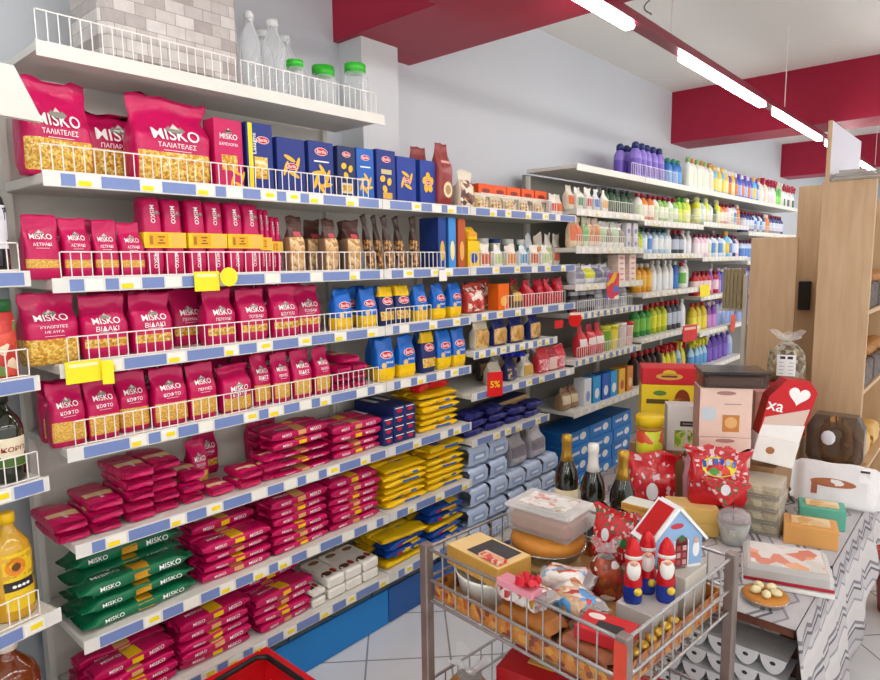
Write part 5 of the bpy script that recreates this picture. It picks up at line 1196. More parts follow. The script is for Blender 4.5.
# raised cartons at the back of the far table
KRAFT = card('#9a7650')
for x0, x1, y0, y1, n_ in ((-1.19, -.95, 2.58, 3.20, 'left'), (-.945, -.61, 2.58, 2.86, 'middle'), (-.84, -.625, 2.99, 3.27, 'rear'), (-.61, -.40, 3.0, 3.24, 'right')):
    cx_, cy_ = (x0+x1)/2, (y0+y1)/2; b = MB(); b.box(x0-cx_, x1-cx_, y0-cy_, y1-cy_, 0, .10 if n_ == 'right' else .20, KRAFT, .003)
    Proto('carton', b.mesh('carton')).put((cx_, cy_, TZ+.0008), 0, 'brown carton raising the goods at the back of far table, %s one' % n_, 'carton', 'brown cartons under the goods')
RZ_ = TZ+.201
def gift_box():
    def pr(b, fn):
        b.decal(circ(.04, .10, .05, .045), card('#e0a41a'), fn); b.decal(circ(.05, .13, .035, .055), card('#8a3a1a'), fn); b.decal(rectp(-.06, .125, .10, .022), card('#5a4a1a'), fn); b.decal(circ(-.05, .165, .03, .012), card('#5a8a3a'), fn)
    b = carton(.265, .15, .205, card('#eed22a'), card('#dcb41c'), pr); t = MB(); t.box(-.134, .134, -.077, .077, .2055, .285, card('#c9202c'), .004); fn = t.front(-.0779)
    t.decal(circ(-.01, .245, .06, .016), card('#d8a84a'), fn); t.decal(circ(-.01, .262, .03, .014), card('#e8c23a'), fn); t.decal(rectp(-.01, .245, .07, .008), card('#7a3018'), t.front(-.0785))
    return Proto('gift_box', b.mesh('box_body'), [('box_lid', t.mesh('box_lid'))])
T(gift_box(), 668, 424, RZ_, FACE-.12, 'large yellow gift box with red top on the far table', 'box')
def lime_tub():
    a_ = MB(); a_.lathe([(.05, 0), (.052, .004), (.052, .115)], cells('tub_print', ['#c8d42a', '#d8dc2a', '#e2d82a', '#d84a2a', '#b8cc2a'], 22, .35, 0), 26); c_ = MB(); c_.lathe([(.056, .1155), (.057, .15), (.054, .156)], plas('#e8c41a'), 26)
    bd = MB(); bd.lathe([(.0525, .098), (.0525, .114)], card('#b88a3a'), 26)
    return Proto('tub', a_.mesh('tub_body'), [('lid', c_.mesh('lid')), ('band', bd.mesh('band'))])
T(lime_tub(), 649, 452, RZ_-.0, 0, 'lime and yellow round tub with yellow lid before the gift box', 'tub', sc=(1, 1, 1.0))
WG = P('carton', carton(.145, .09, .19, card('#dcdcda'), card('#c4c2c0'), lambda b, fn: (b.decal(rectp(.01, .115, .065, .022), card('#2a2422'), fn), b.decal(rectp(.01, .115, .045, .006), card('#9a8a84'), lambda u, v: (u, -.0462, v)), b.decal(rectp(-.022, .05, .042, .075), cells('green_print', ['#8ab02a', '#b8cc4a', '#6a8a2a', '#d4d89a'], 60, .4, 0), fn), b.decal(rectp(.036, .05, .055, .075), cells('green_print', [], 60), fn))))
T(WG, 683, 448, RZ_, FACE-.1, 'white carton with black label and green pictures on far table', 'carton')
PKB = card('#e6c8ba')
def pink_box(h, big):
    def pr(b, fn):
        b.decal(circ(0, h*.9, .035, .008), card('#a87a74'), fn)
        if big: b.decal(rectp(.02, .055, .06, .065), card('#c8813c'), fn); b.decal(circ(.02, .058, .022, .022), card('#e0b070'), lambda u, v: (u, fn(u, v)[1]-.0006, v)); b.decal(rectp(-.06, .09, .05, .05), card('#c6d0d8'), fn); b.decal(rectp(.025, h*.68, .06, .004), card('#b88a84'), fn)
    return P('carton', carton(.185, .13, h, PKB, card('#b98a80'), pr))
T(pink_box(.115, False), 720, 462, RZ_-.05 if False else RZ_, FACE-.1, 'lower pale pink carton, beneath the one with the cake picture', 'carton')
p_ = at_z(720, 462, RZ_); pink_box(.19, True).put((p_.x-.002, p_.y, RZ_+.1165), FACE-.1, 'upper pale pink carton with small cake picture', 'carton')
tb_ = MB(); tb_.box(-.115, .115, -.085, .085, 0, .05, clear('smoky_plastic', '#5a4a44', .55), .008); tl_ = MB(); tl_.box(-.12, .12, -.09, .09, .0505, .062, clear('smoky_lid', '#3c3c40', .5), .004)
tc_ = MB(); tc_.box(-.10, .10, -.07, .07, .004, .042, M('brown_pastry', '#6a4230', .6, 0, .4, 18, .5), .01)
Proto('plastic_box', tb_.mesh('plastic_box'), [('lid', tl_.mesh('lid')), ('pastry', tc_.mesh('pastry'))]).put((p_.x+.02, p_.y+.02, RZ_+.308), FACE-.1, 'smoky plastic pastry box lying on the pale pink cartons', 'box')
PSTK = P('carton', carton(.10, .12, .05, card('#c89a90'), card('#b07a74'), lambda b, fn: b.decal(rectp(0, .025, .08, .03), card('#d8b0a4'), fn)))
for l in range(5): p2 = at_z(748, 455, RZ_); PSTK.put((p2.x+.01, p2.y+.13, RZ_+.0005+l*.051), FACE+.0, 'dusky pink flat carton, %s up in stack right of the pink cartons' % ordw(l+1), 'carton', 'dusky pink cartons')
# heart gift bag
REDH = card('#c8121e')
def heart(cx, cz, s): 
    pts = []
    for i in range(28):
        a = 2*PI*i/28; pts.append((cx+s*16*math.sin(a)**3/17, cz+s*(13*math.cos(a)-5*math.cos(2*a)-2*math.cos(3*a)-math.cos(4*a))/17))
    return pts, [list(range(28))]
hb = MB(); hb.box(-.075, .075, -.04, .04, 0, .10, card('#e9e6e2'), .002); hb.prism([(-.075, .1005), (.075, .1005), (.085, .30), (.05, .335), (-.03, .325), (-.075, .25)], -.036, .036, REDH, card('#a80f1a'))
fn = hb.front(-.0365)
hb.decal(heart(.025, .275, .04), WHITE, fn); hb.text('xa', -.045, .215, .06, WHITE, fn); hb.decal(([(-.07, .14), (.07, .17), (.075, .235), (-.07, .17)], [[0, 1, 2, 3]]), card('#d9c0b4'), hb.front(-.037)); hb.decal(([(-.074, .1006), (.074, .1006), (.075, .17), (-.07, .14)], [[0, 1, 2, 3]]), card('#efeeec'), fn)
hb.decal(circ(-.02, .05, .016, .014), card('#a86a3a'), hb.front(-.0408))
T(P('gift_bag', hb), 768, 461, RZ_+.017, FACE-.05, 'red gift bag with white heart over a white carton base', 'bag', ry=.22)
RBX = P('box', carton(.15, .10, .235, card('#a8141c'), card('#8a0f18'), lambda b, fn: (b.decal(circ(.0, .10, .035, .03), card('#d8a42a'), fn), b.decal(circ(.02, .05, .03, .02), card('#e8d8c0'), fn))))
RBX.put((-.715, 3.17, RZ_), .35, 'dark red box with golden picture behind the heart bag', 'box')
NUTS = cells('mixed_nuts', ['#8a7a5a', '#b8a88a', '#6a5a40', '#9a9a84', '#5a4a34'], 55, .4, .5)
def tied(w, d, h, mt, tiec, lab=None, top=.16, name='cellophane_bag'):
    b = MB(); b.lathe([(.44, 0), (.5, h*.06), (.52, h*.35), (.47, h*.62), (.28, h*.78), (.08, h*.86)], [mt]*4+[CELLO], 26, sx=w, sy=d)
    f = MB(); n = 20; vs = []
    for k, (r, z) in enumerate(((.07, h*.865), (.25, h*.93), (.42, h*(1.0+top*.2)))):
        for i in range(n): a = 2*PI*i/n; q = r*(1+.25*(k/2)*math.sin(a*5)); vs.append((w*q*math.cos(a), d*q*math.sin(a), z+.008*k*math.sin(a*3)))
    f.add(vs, [[k*n+i, k*n+(i+1) % n, (k+1)*n+(i+1) % n, (k+1)*n+i] for k in range(2) for i in range(n)], CELLO, True)
    t = MB(); t.lathe([(.09, h*.852), (.1, h*.862), (.09, h*.874)], tiec, 14, sx=w, sy=d)
    kids = [('gathered_top', f.mesh('gathered_top')), ('tie', t.mesh('tie'))]
    if lab: l = MB(); lab(b, l); kids.append(('label', l.mesh('label')))
    return Proto(name, b.mesh(name), kids)
nb = tied(.15, .10, .21, NUTS, plas('#8aa04a'), lambda b, l: (patch(b, l, -.045, .03, .03, .125, card('#e4e4e4'), .003), l.decal(rectp(-.008, .112, .05, .012), INK, b.wrap(1, -1, .006)), [l.decal(rectp(-.008, .09-.016*i, .055, .003), card('#9a9a9c'), b.wrap(1, -1, .006)) for i in range(4)]))
nb.put((-.72, 3.17, RZ_+.2365), .35, 'cellophane bag of mixed nuts with white label on the dark red box', 'bag')
PRETZ = M('pretzel_ring', '#a9793c', .5, 0, .3, 15, .4)
dk = MB(); dk.box(-.11, .11, -.07, .07, 0, .13, clear('brown_cellophane', '#4a3c36', .5), .03)
rg = MB(); rg.path([(.05*math.cos(i*PI/8), -.03+.01*math.sin(i), .066+.05*math.sin(i*PI/8)) for i in range(17)], .016, PRETZ, 8); rg.path([(.055+.03*math.cos(i*PI/6), .02, .05+.035*math.sin(i*PI/6)) for i in range(13)], .013, PRETZ, 8)
bw_ = MB(); bw_.sphere((-.02, -.077, .08), .018, card('#dfe3ea'), 10, (1.6, .4, 1))
Proto('cellophane_bag', dk.mesh('cellophane_bag'), [('pretzels', rg.mesh('pretzels')), ('bow', bw_.mesh('bow'))]).put((-.50, 3.10, TZ+.1012), .05, 'dark cellophane bag of pretzel rings before the tall board', 'bag', sc=(.95, 1, 1.75))
pb_ = pillow(.30, .155, .05, lambda t, s: M('white_plastic_bag', '#e4e4e6', .3, 0, .05, 14, .4, 25), 301, crump=.006, blunt=.15, endw=.9); f2 = pb_.wrap(2)
pb_.decal(circ(-.01, .0, .075, .016, 20), card('#a86440'), f2); pb_.decal(rectp(-.07, -.02, .02, .05), card('#a05a3a'), f2); pb_.decal(rectp(.09, .04, .04, .05), card('#f0f0f0'), lambda u, v: tuple(Vector(f2(u, v))+Vector((0, 0, .001)))); pb_.decal(rectp(.09, .055, .03, .008), card('#3a3a3c'), lambda u, v: tuple(Vector(f2(u, v))+Vector((0, 0, .002))))
P('plastic_bag', pb_).put((-.458, 2.91, TZ+.076), .14, 'white plastic bag of sausage leaning near the pretzel bag', 'bag', rx=1.05, sc=(1.05, 1.12, .9))
# flat clear trays, teal and orange pastry boxes
TRY = P('plastic_tray', (lambda b: b.box(-.13, .13, -.09, .09, 0, .045, clear('tray_plastic', '#cfcabc', .28), .006))(MB()), [('pastry', MB().box(-.115, .115, -.075, .075, .004, .03, cells('tray_pastry', ['#c8b88a', '#d9cfa8', '#a8926a', '#b8a884'], 26), .008).mesh('pastry'))])
TRY.put((-.635, 2.485, TZ+.0008), .1, 'bottom clear tray of pastries, left of the orange pastry box', 'tray', 'clear pastry trays', sc=(.66, .94, 1)); TRY.put((-.638, 2.485, TZ+.0475), .13, 'clear tray of pastries, second up of the four stacked trays', 'tray', 'clear pastry trays', sc=(.66, .94, 1)); TRY.put((-.635, 2.485, TZ+.0942), .08, 'clear tray of pastries, third up of the four stacked trays', 'tray', 'clear pastry trays', sc=(.66, .94, 1)); TRY.put((-.638, 2.485, TZ+.1409), .12, 'clear tray of pastries on top of the four stacked trays', 'tray', 'clear pastry trays', sc=(.66, .94, 1))
def wbox(c, w, d, h, pc): 
    b = MB(); b.box(-w/2, w/2, -d/2, d/2, 0, h, card(c), .002); k = MB(); k.box(-w*.36, w*.36, -d*.33, d*.33, h+.0003, h+.004, pc, .001); return Proto('pastry_box', b.mesh('pastry_box'), [('window', k.mesh('window'))])
wbox('#5fae98', .15, .10, .075, cells('window_cake', ['#e0c088', '#d8a868', '#ead6ac'], 30)).put((-.46, 2.66, TZ+.0008), .25, 'teal pastry box with cake window behind the orange one', 'box')
wbox('#dba05a', .165, .11, .07, cells('window_cake', [], 30)).put((-.458, 2.465, TZ+.0008), .25, 'orange pastry box near right edge of the far table', 'box')
# glass cup with a stick, gold boxes, red wrapped baskets
GLASS = clear('cup_glass', '#dfe5e6', .22)
cu = MB(); cu.lathe([(.035, 0), (.038, .003), (.05, .06), (.055, .085), (.052, .085), (.046, .06), (.034, .008)], GLASS, 24); cm = MB(); cm.lathe([(.033, .01), (.044, .05), (.0, .052)], cells('dessert', ['#c8b89a', '#8a7a5a', '#e0d8c4'], 50), 20); cs = MB(); cs.tube((0, 0, .05), (-.004, 0, .155), .002, BLK, 6)
cd = MB(); cd.lathe([(.056, .0855), (.05, .11), (.03, .122), (.0, .126)], clear('cup_dome', '#d8d0d4', .25), 24)
T(Proto('dessert_cup', cu.mesh('dessert_cup'), [('dessert', cm.mesh('dessert')), ('stick', cs.mesh('stick')), ('dome_lid', cd.mesh('dome_lid'))]), 733, 543, TZ, 0, 'clear dessert cup with dark stick behind the gingerbread house', 'cup')
CHB = P('carton', carton(.17, .12, .05, card('#d8b060'), card('#b08a3a'), None, lid=card('#e0c07a')))
Q = at_z(682, 512, .68)
CHB.put((Q.x+.015, Q.y+.05, TZ+.0008), .55, 'lower pale gold flat carton between red baskets and house', 'carton', 'pale gold cartons'); CHB.put((Q.x+.015, Q.y+.05, TZ+.052), .50, 'upper pale gold flat carton between red baskets and house', 'carton', 'pale gold cartons')
XMAS = cells('christmas_film', ['#c8121e', '#d01a24', '#b80f1a', '#c8121e', '#d8b0b4', '#2a6a3a', '#cf1622', '#c41a24'], 110, .25, .1)
XM2 = cells('red_white_film', ['#c8121e', '#d01a24', '#b80f1a', '#dcc0c4', '#c41420', '#cf1622', '#b81420'], 75, .25, .15)
def wrapped(w, d, h, mt, seed, flare=True):
    b = bag(w, d, h, lambda t, fr: mt, seed, .010, nt=14, na=22, seal=.97, top_w=1.25); fn = b.wrap(); b.decal(circ(0, h*.35, w*.12, h*.16, 14), card('#e4e4e8'), fn); return P('wrapped_basket', b)
wrapped(.19, .12, .17, XM2, 311).put((-1.02, 2.42, TZ+.0008), .55, 'red and white wrapped gift basket right of the third wine bottle', 'gift', 'red wrapped baskets', sc=(1, .9, 1.32))
CLP = clear('pink_cellophane', '#e0a8b4', .62)
pkc = bag(.14, .10, .20, lambda t, fr: CLP, 312, .012, nt=12, na=20, seal=.97, top_w=1.2); P('cellophane_bag', pkc).put((-.87, 2.475, TZ+.0008), .55, 'pale pink crinkled cellophane bag between the red baskets', 'bag', sc=(.55, .5, 1.15))
hp = bag(.20, .10, .24, lambda t, fr: XM2 if t > .3 else film('#c41420'), 313, .010, nt=14, na=22, seal=.97, top_w=1.15); fn = hp.wrap(1, -1, .003)
hp.decal(circ(0, .165, .06, .038), card('#e8d83a'), fn); f3 = hp.wrap(1, -1, .005); [hp.decal(rectp(-.05+.02*i, .185-.0016*(i-2.5)**2, .013, .022), card(('#2a4ab8', '#c8d4ec', '#3a6ac8')[i % 3]), f3) for i in range(6)]; hp.decal(circ(-.02, .15, .016, .012), card('#4a9a3a'), f3); hp.decal(circ(.02, .15, .016, .012), card('#d84a2a'), f3)
P('wrapped_basket', hp).put((-.80, 2.36, TZ+.1) if False else (-.745, 2.365, TZ+.0948), .55, 'red wrapped basket with yellow badge and blue figures', 'gift', 'red wrapped baskets', sc=(1, .7, .9))
tri = MB(); tri.prism([(0, 0), (.085, .085), (-.075, .105)], -.012, .012, XMAS); tri.decal(circ(0, .065, .016, .02, 14), card('#e6e6ea'), tri.front(-.0126))
T(P('paper_cone', tri), 724, 507, .735, .55, 'small red triangular Christmas packet below the badge basket', 'packet')
# cake box and small pie on the near table
pbx = MB(); pbx.box(-.12, .12, -.10, .10, 0, .05, clear('bakery_plastic', '#dcdad8', .55), .012); pbl = MB(); pbl.box(-.10, .10, -.08, .08, .0505, .0515, cells('box_print', ['#dcdad6', '#d8d6d2', '#e0dedb', '#d8826a', '#e4a884', '#d2d0cc'], 24, .4, 0)); pbs = MB(); pbs.box(-.12, .12, -.1035, -.1005, .004, .013, card('#a81832')); pbd = MB(); pbd.box(-.122, .122, -.102, .102, -.0165, -.0006, card('#e6e4e0'), .003)
T(Proto('cake_box', pbx.mesh('cake_box'), [('label_card', pbl.mesh('label_card')), ('red_edge', pbs.mesh('red_edge')), ('base_card', pbd.mesh('base_card'))]), 785, 572, TZ+.017, .30, 'white and clear cake box with orange prints, near table', 'box')
sp_ = pie(.062, .018, .010); 
T(sp_, 765, 602, TZ, 0, 'small open pie in foil at front edge of the near table', 'pie')
for i in range(5):
    a = i*1.26; q = at_z(765, 602, TZ); e_ = MB(); e_.sphere((0, 0, .011), .013, M('cream_topping', '#e6dcae', .4, 0, .1), 10, (1.3, 1, .85)); P('cream_piece', e_).put((q.x+.028*math.cos(a), q.y+.028*math.sin(a), TZ+.0275), a, 'pale cream piece on the small pie, %s going round' % ordw(i+1), 'topping', 'cream pieces on the small pie')

# ------------------------------------------------------------------ more goods in the cart
def bowbits(b, c, mt, n=7, r=.03, seed=0):
    q = random.Random(seed)
    for i in range(n): a = i*2.4; b.tube(c, (c[0]+r*math.cos(a), c[1]+r*math.sin(a), c[2]+r*(.3+.5*q.random())), .004, mt, 6, .009)
def cart_at(px, py, z): return inv(at_z(px, py, z))
def D_(pr, px, py, z, rz, label, cat, group=None, **k): u, v = cart_at(px, py, z); return C_(pr, u, v, z, rz, label, cat, group, **k)
CFAC = .62
def santa(seed):
    r = .023; b = MB(); f = M('santa_foil_red', '#c4141e', .25, .3, .1, 60, .2, 90); wh = M('santa_foil_white', '#ebe9e4', .3, .1, .04, 40); bl = M('santa_foil_blue', '#1f3a9a', .25, .3); yl = M('santa_foil_yellow', '#e8c83a', .25, .2)
    b.lathe([(r*.9, 0), (r*.98, .008), (r*1.0, .03), (r*1.02, .045), (r*.95, .062), (r*.80, .085), (r*.86, .10), (r*.9, .115)], [bl, bl, bl, f, f, f, f], 22, sy=.8)
    h = MB(); h.lathe([(r*.92, .1155), (r*.9, .125), (r*.7, .145), (r*.35, .16), (r*.12, .166)], [wh, f, f, f], 22, sy=.8)
    d = MB(); d.sphere((0, -.0125, .088), .0165, wh, 14, (1.05, .62, 1.75)); d.sphere((0, -.0185, .1085), .0098, M('santa_face', '#e0b49a', .4), 12, (1.1, .55, .8))
    for sx in (-1, 1): d.sphere((sx*.004, -.0242, .1105), .0012, INK, 6)
    d.sphere((0, -.0245, .1075), .0019, M('santa_nose', '#d0806a', .4), 6)
    g_ = MB(); g_.sphere((.010, -.016, .034), .011, yl, 10, (1, .7, 1))
    return Proto('chocolate_santa', b.mesh('santa_body'), [('hat', h.mesh('hat')), ('beard_and_face', d.mesh('beard_and_face')), ('yellow_sack', g_.mesh('yellow_sack'))])
SA = santa(0)
for (u, v, nm_) in ((.171, -.005, 'foil chocolate Santa at the left of three, beside dotted bag'), (.172, .060, 'foil chocolate Santa in the middle, set slightly back'), (.225, .056, 'foil chocolate Santa at the right, next to gingerbread house')):
    C_(SA, u, v, DZ+.0705, CFAC, nm_, 'chocolate', 'foil chocolate Santas', sc=(1, 1, .98))
def riser(u, v, a, c, h, label, col='#b9b4b0'):
    b = MB(); b.box(-a, a, -c, c, 0, h, card(col), .002); C_(Proto('carton', b.mesh('carton')), u, v, DZ+.0005, 0, label, 'carton')
riser(.193, .027, .051, .06, .0695, 'grey carton the foil Santas stand on')
riser(.20, .18, .045, .06, .1085, 'pale carton beneath the gingerbread house', '#c9c4b8')
riser(.065, .214, .04, .03, .1085, 'tan carton beneath the gold square carton', '#a8947a')
riser(.02, .152, .055, .026, .0695, 'tan carton beneath the red Christmas print bag', '#a8947a')
# gingerbread house carton
hw, hd_, hh, hr = .082, .05, .085, .165
SKYB = card('#8fb4dc'); SNOW = card('#eceef0')
hs = MB(); hs.prism([(-hw, 0), (hw, 0), (hw, hh), (0, hr), (-hw, hh)], -hd_, hd_, SKYB, card('#c8d4e4')); fn = hs.front(-hd_-.0006); f2 = hs.front(-hd_-.0012); f3 = hs.front(-hd_-.0018)
hs.decal(rectp(.012, .04, .05, .08), SNOW, fn); hs.decal(rectp(.012, .037, .042, .074), card('#7a2228'), f2); hs.decal(circ(.012, .074, .021, .018), card('#7a2228'), f2)
for i in range(2):
    for j in range(3): hs.decal(rectp(.002+.02*i, .018+.02*j, .013, .014), card('#c8a0a0' if (i+j) % 2 else '#a84a4a'), f3)
hs.decal(circ(.012, .085, .01, .01), card('#3a6a3a'), f3); hs.decal(([(-.075, .01), (-.03, .01), (-.052, .07)], [[0, 1, 2]]), card('#2a6a3c'), f2); hs.decal(([(-.07, .03), (-.035, .03), (-.052, .085)], [[0, 1, 2]]), card('#357a48'), f3); hs.decal(circ(.062, .05, .012, .022), SNOW, f2); hs.decal(circ(.062, .075, .008, .009), card('#d8a88a'), f3); hs.decal(circ(-.005, .122, .022, .008), card('#c03a4a'), f2); hs.decal(rectp(0, .004, .16, .008), SNOW, f2)
rf = MB()
import itertools
sn = math.hypot(hw, hr-hh)
for sx in (-1, 1):
    nx_, nz_ = sx*(hr-hh)/sn, hw/sn
    p0 = (sx*(hw+.012), hh-.012*(hr-hh)/hw); p1 = (0, hr)
    rf.prism([(p0[0]+nx_*.001, p0[1]+nz_*.001), (p1[0]+nx_*.001, p1[1]+nz_*.001+.001), (p1[0]+nx_*.008, p1[1]+nz_*.008+.004), (p0[0]+nx_*.008, p0[1]+nz_*.008)], -hd_-.008, hd_+.008, SNOW)
    if sx < 0:
        q0 = Vector((p0[0]+nx_*.0095, 0, p0[1]+nz_*.0095)); q1 = Vector((p1[0]+nx_*.0095, 0, p1[1]+nz_*.0095+.006))
        a_, b_2 = q0.lerp(q1, .10), q0.lerp(q1, .93)
        rf.add([(a_.x, -hd_*.9, a_.z), (b_2.x, -hd_*.9, b_2.z), (b_2.x, hd_*.9, b_2.z), (a_.x, hd_*.9, a_.z)], [[0, 1, 2, 3]], M('roof_print_red', '#c01c1c', .4, 0, .25, 90))
C_(Proto('gingerbread_house_carton', hs.mesh('house_body'), [('roof', rf.mesh('roof'))]), .172, .172, DZ+.1095, 1.1, 'gingerbread house carton with red snowy roof in the cart', 'box', sc=(.88, .74, .95))
# gold foil balls along the right side
GB = Proto('chocolate_ball', MB().sphere((0, 0, .0155), .0155, GFOIL, 14).mesh('chocolate_ball'))
for i in range(7): C_(GB, .262, -.17+.036*i, DZ+.0006, i, 'gold foil chocolate ball, %s from the front in the bottom row' % ordw(i+1), 'chocolate', 'gold foil balls')
for i in range(6): C_(GB, .262, -.152+.036*i, DZ+.026, i, 'gold foil chocolate ball, %s from the front in the upper row' % ordw(i+1), 'chocolate', 'gold foil balls')
# Christmas bag, gold carton
xb = bag(.17, .06, .17, lambda t, fr: XMAS, 321, .006, nt=12, na=20, seal=.97, top_w=1.15); fn = xb.wrap(); xb.decal(circ(-.03, .08, .016, .02, 12), card('#e4e6ea'), fn); xb.decal(circ(.04, .07, .018, .014, 12), card('#2f7a3c'), fn)
C_(P('gift_bag', xb), .02, .152, DZ+.0705, .15, 'red Christmas print bag with snowman and green bell, back of cart', 'bag', ry=.06, sc=(.72, .7, .95))
gx = P('carton', carton(.11, .08, .13, GOLD, card('#c8a44a'), lambda b, fn: b.decal(rectp(0, .09, .09, .05), card('#d8b85a'), fn), lid=card('#d0d4c8')))
C_(gx, .065, .216, DZ+.1095, .1, 'gold square carton between Christmas bag and gingerbread house', 'carton', sc=(.82, .75, .95))
# dotted bag and clear sweet bags
DOTS = cells('dotted_sweets', ['#8a3a22', '#b04a2a', '#ece6e2', '#7a2a1c', '#a8582a', '#c8202a'], 48, .25, .3)
D_(tied(.085, .07, .145, DOTS, plas('#c8202a')), 605, 596, DZ, CFAC, 'brown and red sweet bag with white dots left of the Santas', 'bag')
SW = [cells('sweets_a', ['#d8d4d2', '#c8303a', '#e6dcd8', '#b8862a', '#e8e4e0', '#a83a3a'], 60, .15, .5), cells('sweets_b', ['#c8a07a', '#e4dcd4', '#c83a3a', '#d8b89a', '#5aa0dc'], 55, .15, .5), cells('sweets_c', ['#e8e2de', '#d84a4a', '#8ab0dc', '#b8703a', '#e8d8d0'], 50, .15, .5)]
def sweetbag(mt, s, L=.17, w=.12, h=.05): return P('sweet_bag', pillow(L, w, h, lambda t, q: mt if .14 < t < .86 else CELLO, s, crump=.008, blunt=.12, seal=.07))
LAYER = [(-.02, -.115, 0, .1, 'clear bag of red and white sweets beside the white foam bowl'), (.125, -.115, 0, -.1, 'clear bag of caramel coloured sweets in the middle of cart'), (.005, -.03, 0, .3, 'clear sweet bag between the pies and the dotted bag'),
         (-.005, -.195, .0735, .04, 'clear sweet bag lying on the brown loaf near the front rail'), (.08, -.11, .052, -.2, 'clear red and white sweet bag heaped in front of the dotted bag'), (-.005, -.035, .054, .35, 'clear caramel sweet bag on top of the heap, beside foam bowl')]
for i, (u, v, z_, rz, nm_) in enumerate(LAYER):
    C_(sweetbag(SW[i % 3], 330+i, .145, .10, .047), u, v, DZ+z_+.0004, rz, nm_, 'bag', 'clear sweet bags', sc=(.95, .8, .95) if z_ == 0 else (1, .85, 1))
bwm = MB(); bwm.box(-.055, .055, -.02, .02, 0, .02, card('#d88a9a'), .003); bw2 = MB(); bowbits(bw2, (.03, -.004, .022), M('ribbon_red', '#c8142a', .3), 9, .028, 5)
D_(Proto('ribboned_packet', bwm.mesh('packet'), [('red_bow', bw2.mesh('red_bow'))]), 519, 590, DZ+.134, -.0, 'pink packet with red ribbon bow beside the gold cake box', 'packet')
loaf = M('loaf_crust', '#a8682c', .5, 0, .35, 10, .3)
C_(P('bread_loaf', pillow(.17, .08, .07, lambda t, s: loaf, 340, crump=.004, blunt=.35, seal=.0)), .015, -.205, DZ, 0, 'wrapped brown bread loaf along the front side of the cart', 'bread')
C_(P('bread_loaf', pillow(.13, .075, .06, lambda t, s: M('bun_crust', '#9a5a3a', .5, 0, .35, 10, .3), 341, crump=.004, blunt=.3, seal=.0)), .18, -.205, DZ, .0, 'reddish brown loaf in front corner under the red box', 'bread')
rk = carton(.12, .085, .03, card('#b81420'), card('#8a1018'), None, lid=card('#c8141e')); rk.decal(rectp(.01, -.01, .06, .035), INK, rk.top(.0308)); rk.decal(circ(-.03, .02, .02, .012), card('#e0d8d0'), rk.top(.0308))
C_(P('carton', rk), .205, -.175, DZ+.0655, .2, 'flat red and black carton in the near right cart corner', 'carton')
# lower deck
LD = .3035
pt = carton(.20, .15, .17, card('#a80f1a'), card('#8a0c16'), lambda b, fn: (b.decal(circ(0, .10, .03, .022), card('#c89a4a'), fn), b.decal(rectp(0, .065, .10, .006), card('#c89a4a'), fn), b.decal(rectp(0, .05, .06, .005), card('#c89a4a'), fn)), lid=card('#b8121e'))
hn = MB(); hn.box(-.03, .05, -.02, .02, .1705, .176, GOLD, .002)
C_(Proto('cake_box', pt.mesh('cake_box'), [('gold_ribbon', hn.mesh('gold_ribbon'))]), -.10, -.02, LD, .25, 'dark red cake box with gold lettering on lower deck, left', 'box')
C_(Proto('cake_box', carton(.21, .16, .15, card('#b8121c'), card('#8a0c16'), None, lid=card('#c01622')).mesh('cake_box'), [('gold_ribbon', MB().box(-.05, .06, -.03, .01, .1505, .158, M('gold_satin', '#c8b84a', .35, .2), .003).mesh('gold_ribbon'))]), .135, .09, LD, .45, 'bright red cake box with gold ribbon, lower deck right', 'box')
BRD = M('bread_brown', '#a8743c', .55, 0, .4, 9, .3)
C_(tied(.135, .11, .20, BRD, card('#d8d8d8')), -.215, -.185, LD, 0, 'brown bread in cellophane tied at the top, lower deck left', 'bread')
C_(P('bread_loaf', pillow(.18, .11, .10, lambda t, s: BRD, 342, crump=.004, blunt=.35, seal=.0)), .06, -.19, LD, .0, 'round brown loaf at the front of the lower deck', 'bread')

# ------------------------------------------------------------------ wooden bread racks, bucket, sack at the right
def rack(x0, x1, y, top, back_y, label, kind='wooden_rack'):
    root = ob(kind, None, None, (x0, y, 0)); tag(root, label, 'rack', 'wooden end boards'); w = x1-x0; dp = back_y-y
    ob('end_panel', MB().box(0, w, 0, .022, 0, top, OAK, .002).mesh('end_panel'), root); ob('back_board', MB().box(0, .018, .0225, dp, 0, top-.02, OAK).mesh('back_board'), root); ob('far_panel', MB().box(.019, w, dp-.022, dp, 0, top-.02, OAK).mesh('far_panel'), root)
    for z_ in (.12, .55, .98, 1.35): ob('rack_shelf', MB().box(.019, w-.004, .0225, dp-.0225, z_-.02, z_, OAK).mesh('rack_shelf'), root)
    return root
rk1 = rack(-.665, -.455, 3.40, 1.93, 4.5, 'tall pale oak rack end board behind the pretzel bag')
rk2 = rack(-.895, -.72, 4.0, 1.975, 4.95, 'darker oak board between the low and the tall board')
rk3 = ob('oak_divider', None, None, (-1.0, 3.55, 0)); tag(rk3, 'lower pale oak board left of the tall one', 'panel', 'wooden end boards')
ob('board', MB().box(0, .215, 0, .022, 0, 1.69, OAK, .002).mesh('board'), rk3); ob('foot', MB().box(.02, .195, .0225, .12, 0, .3, OAK, .002).mesh('foot'), rk3)
br_ = MB(); br_.box(.03, .09, -.03, -.001, 1.30, 1.46, BLK, .004); ob('black_bracket', br_.mesh('black_bracket'), rk2)
wp = MB(); wp.box(-.008, .008, 0, .74, 0, .27, M('white_melamine', '#d6dae6', .4, 0, .02), .001); we = MB(); we.box(-.0085, .0085, -.006, -.0005, 0, .27, OAK)
Proto('white_divider', wp.mesh('white_divider'), [('oak_edge', we.mesh('oak_edge'))]).put((-.648, 3.411, 1.9305), 0, 'white panel with oak edge standing on the tall oak rack', 'panel')
TRC = clear('tray_clear', '#cfcac0', .4)
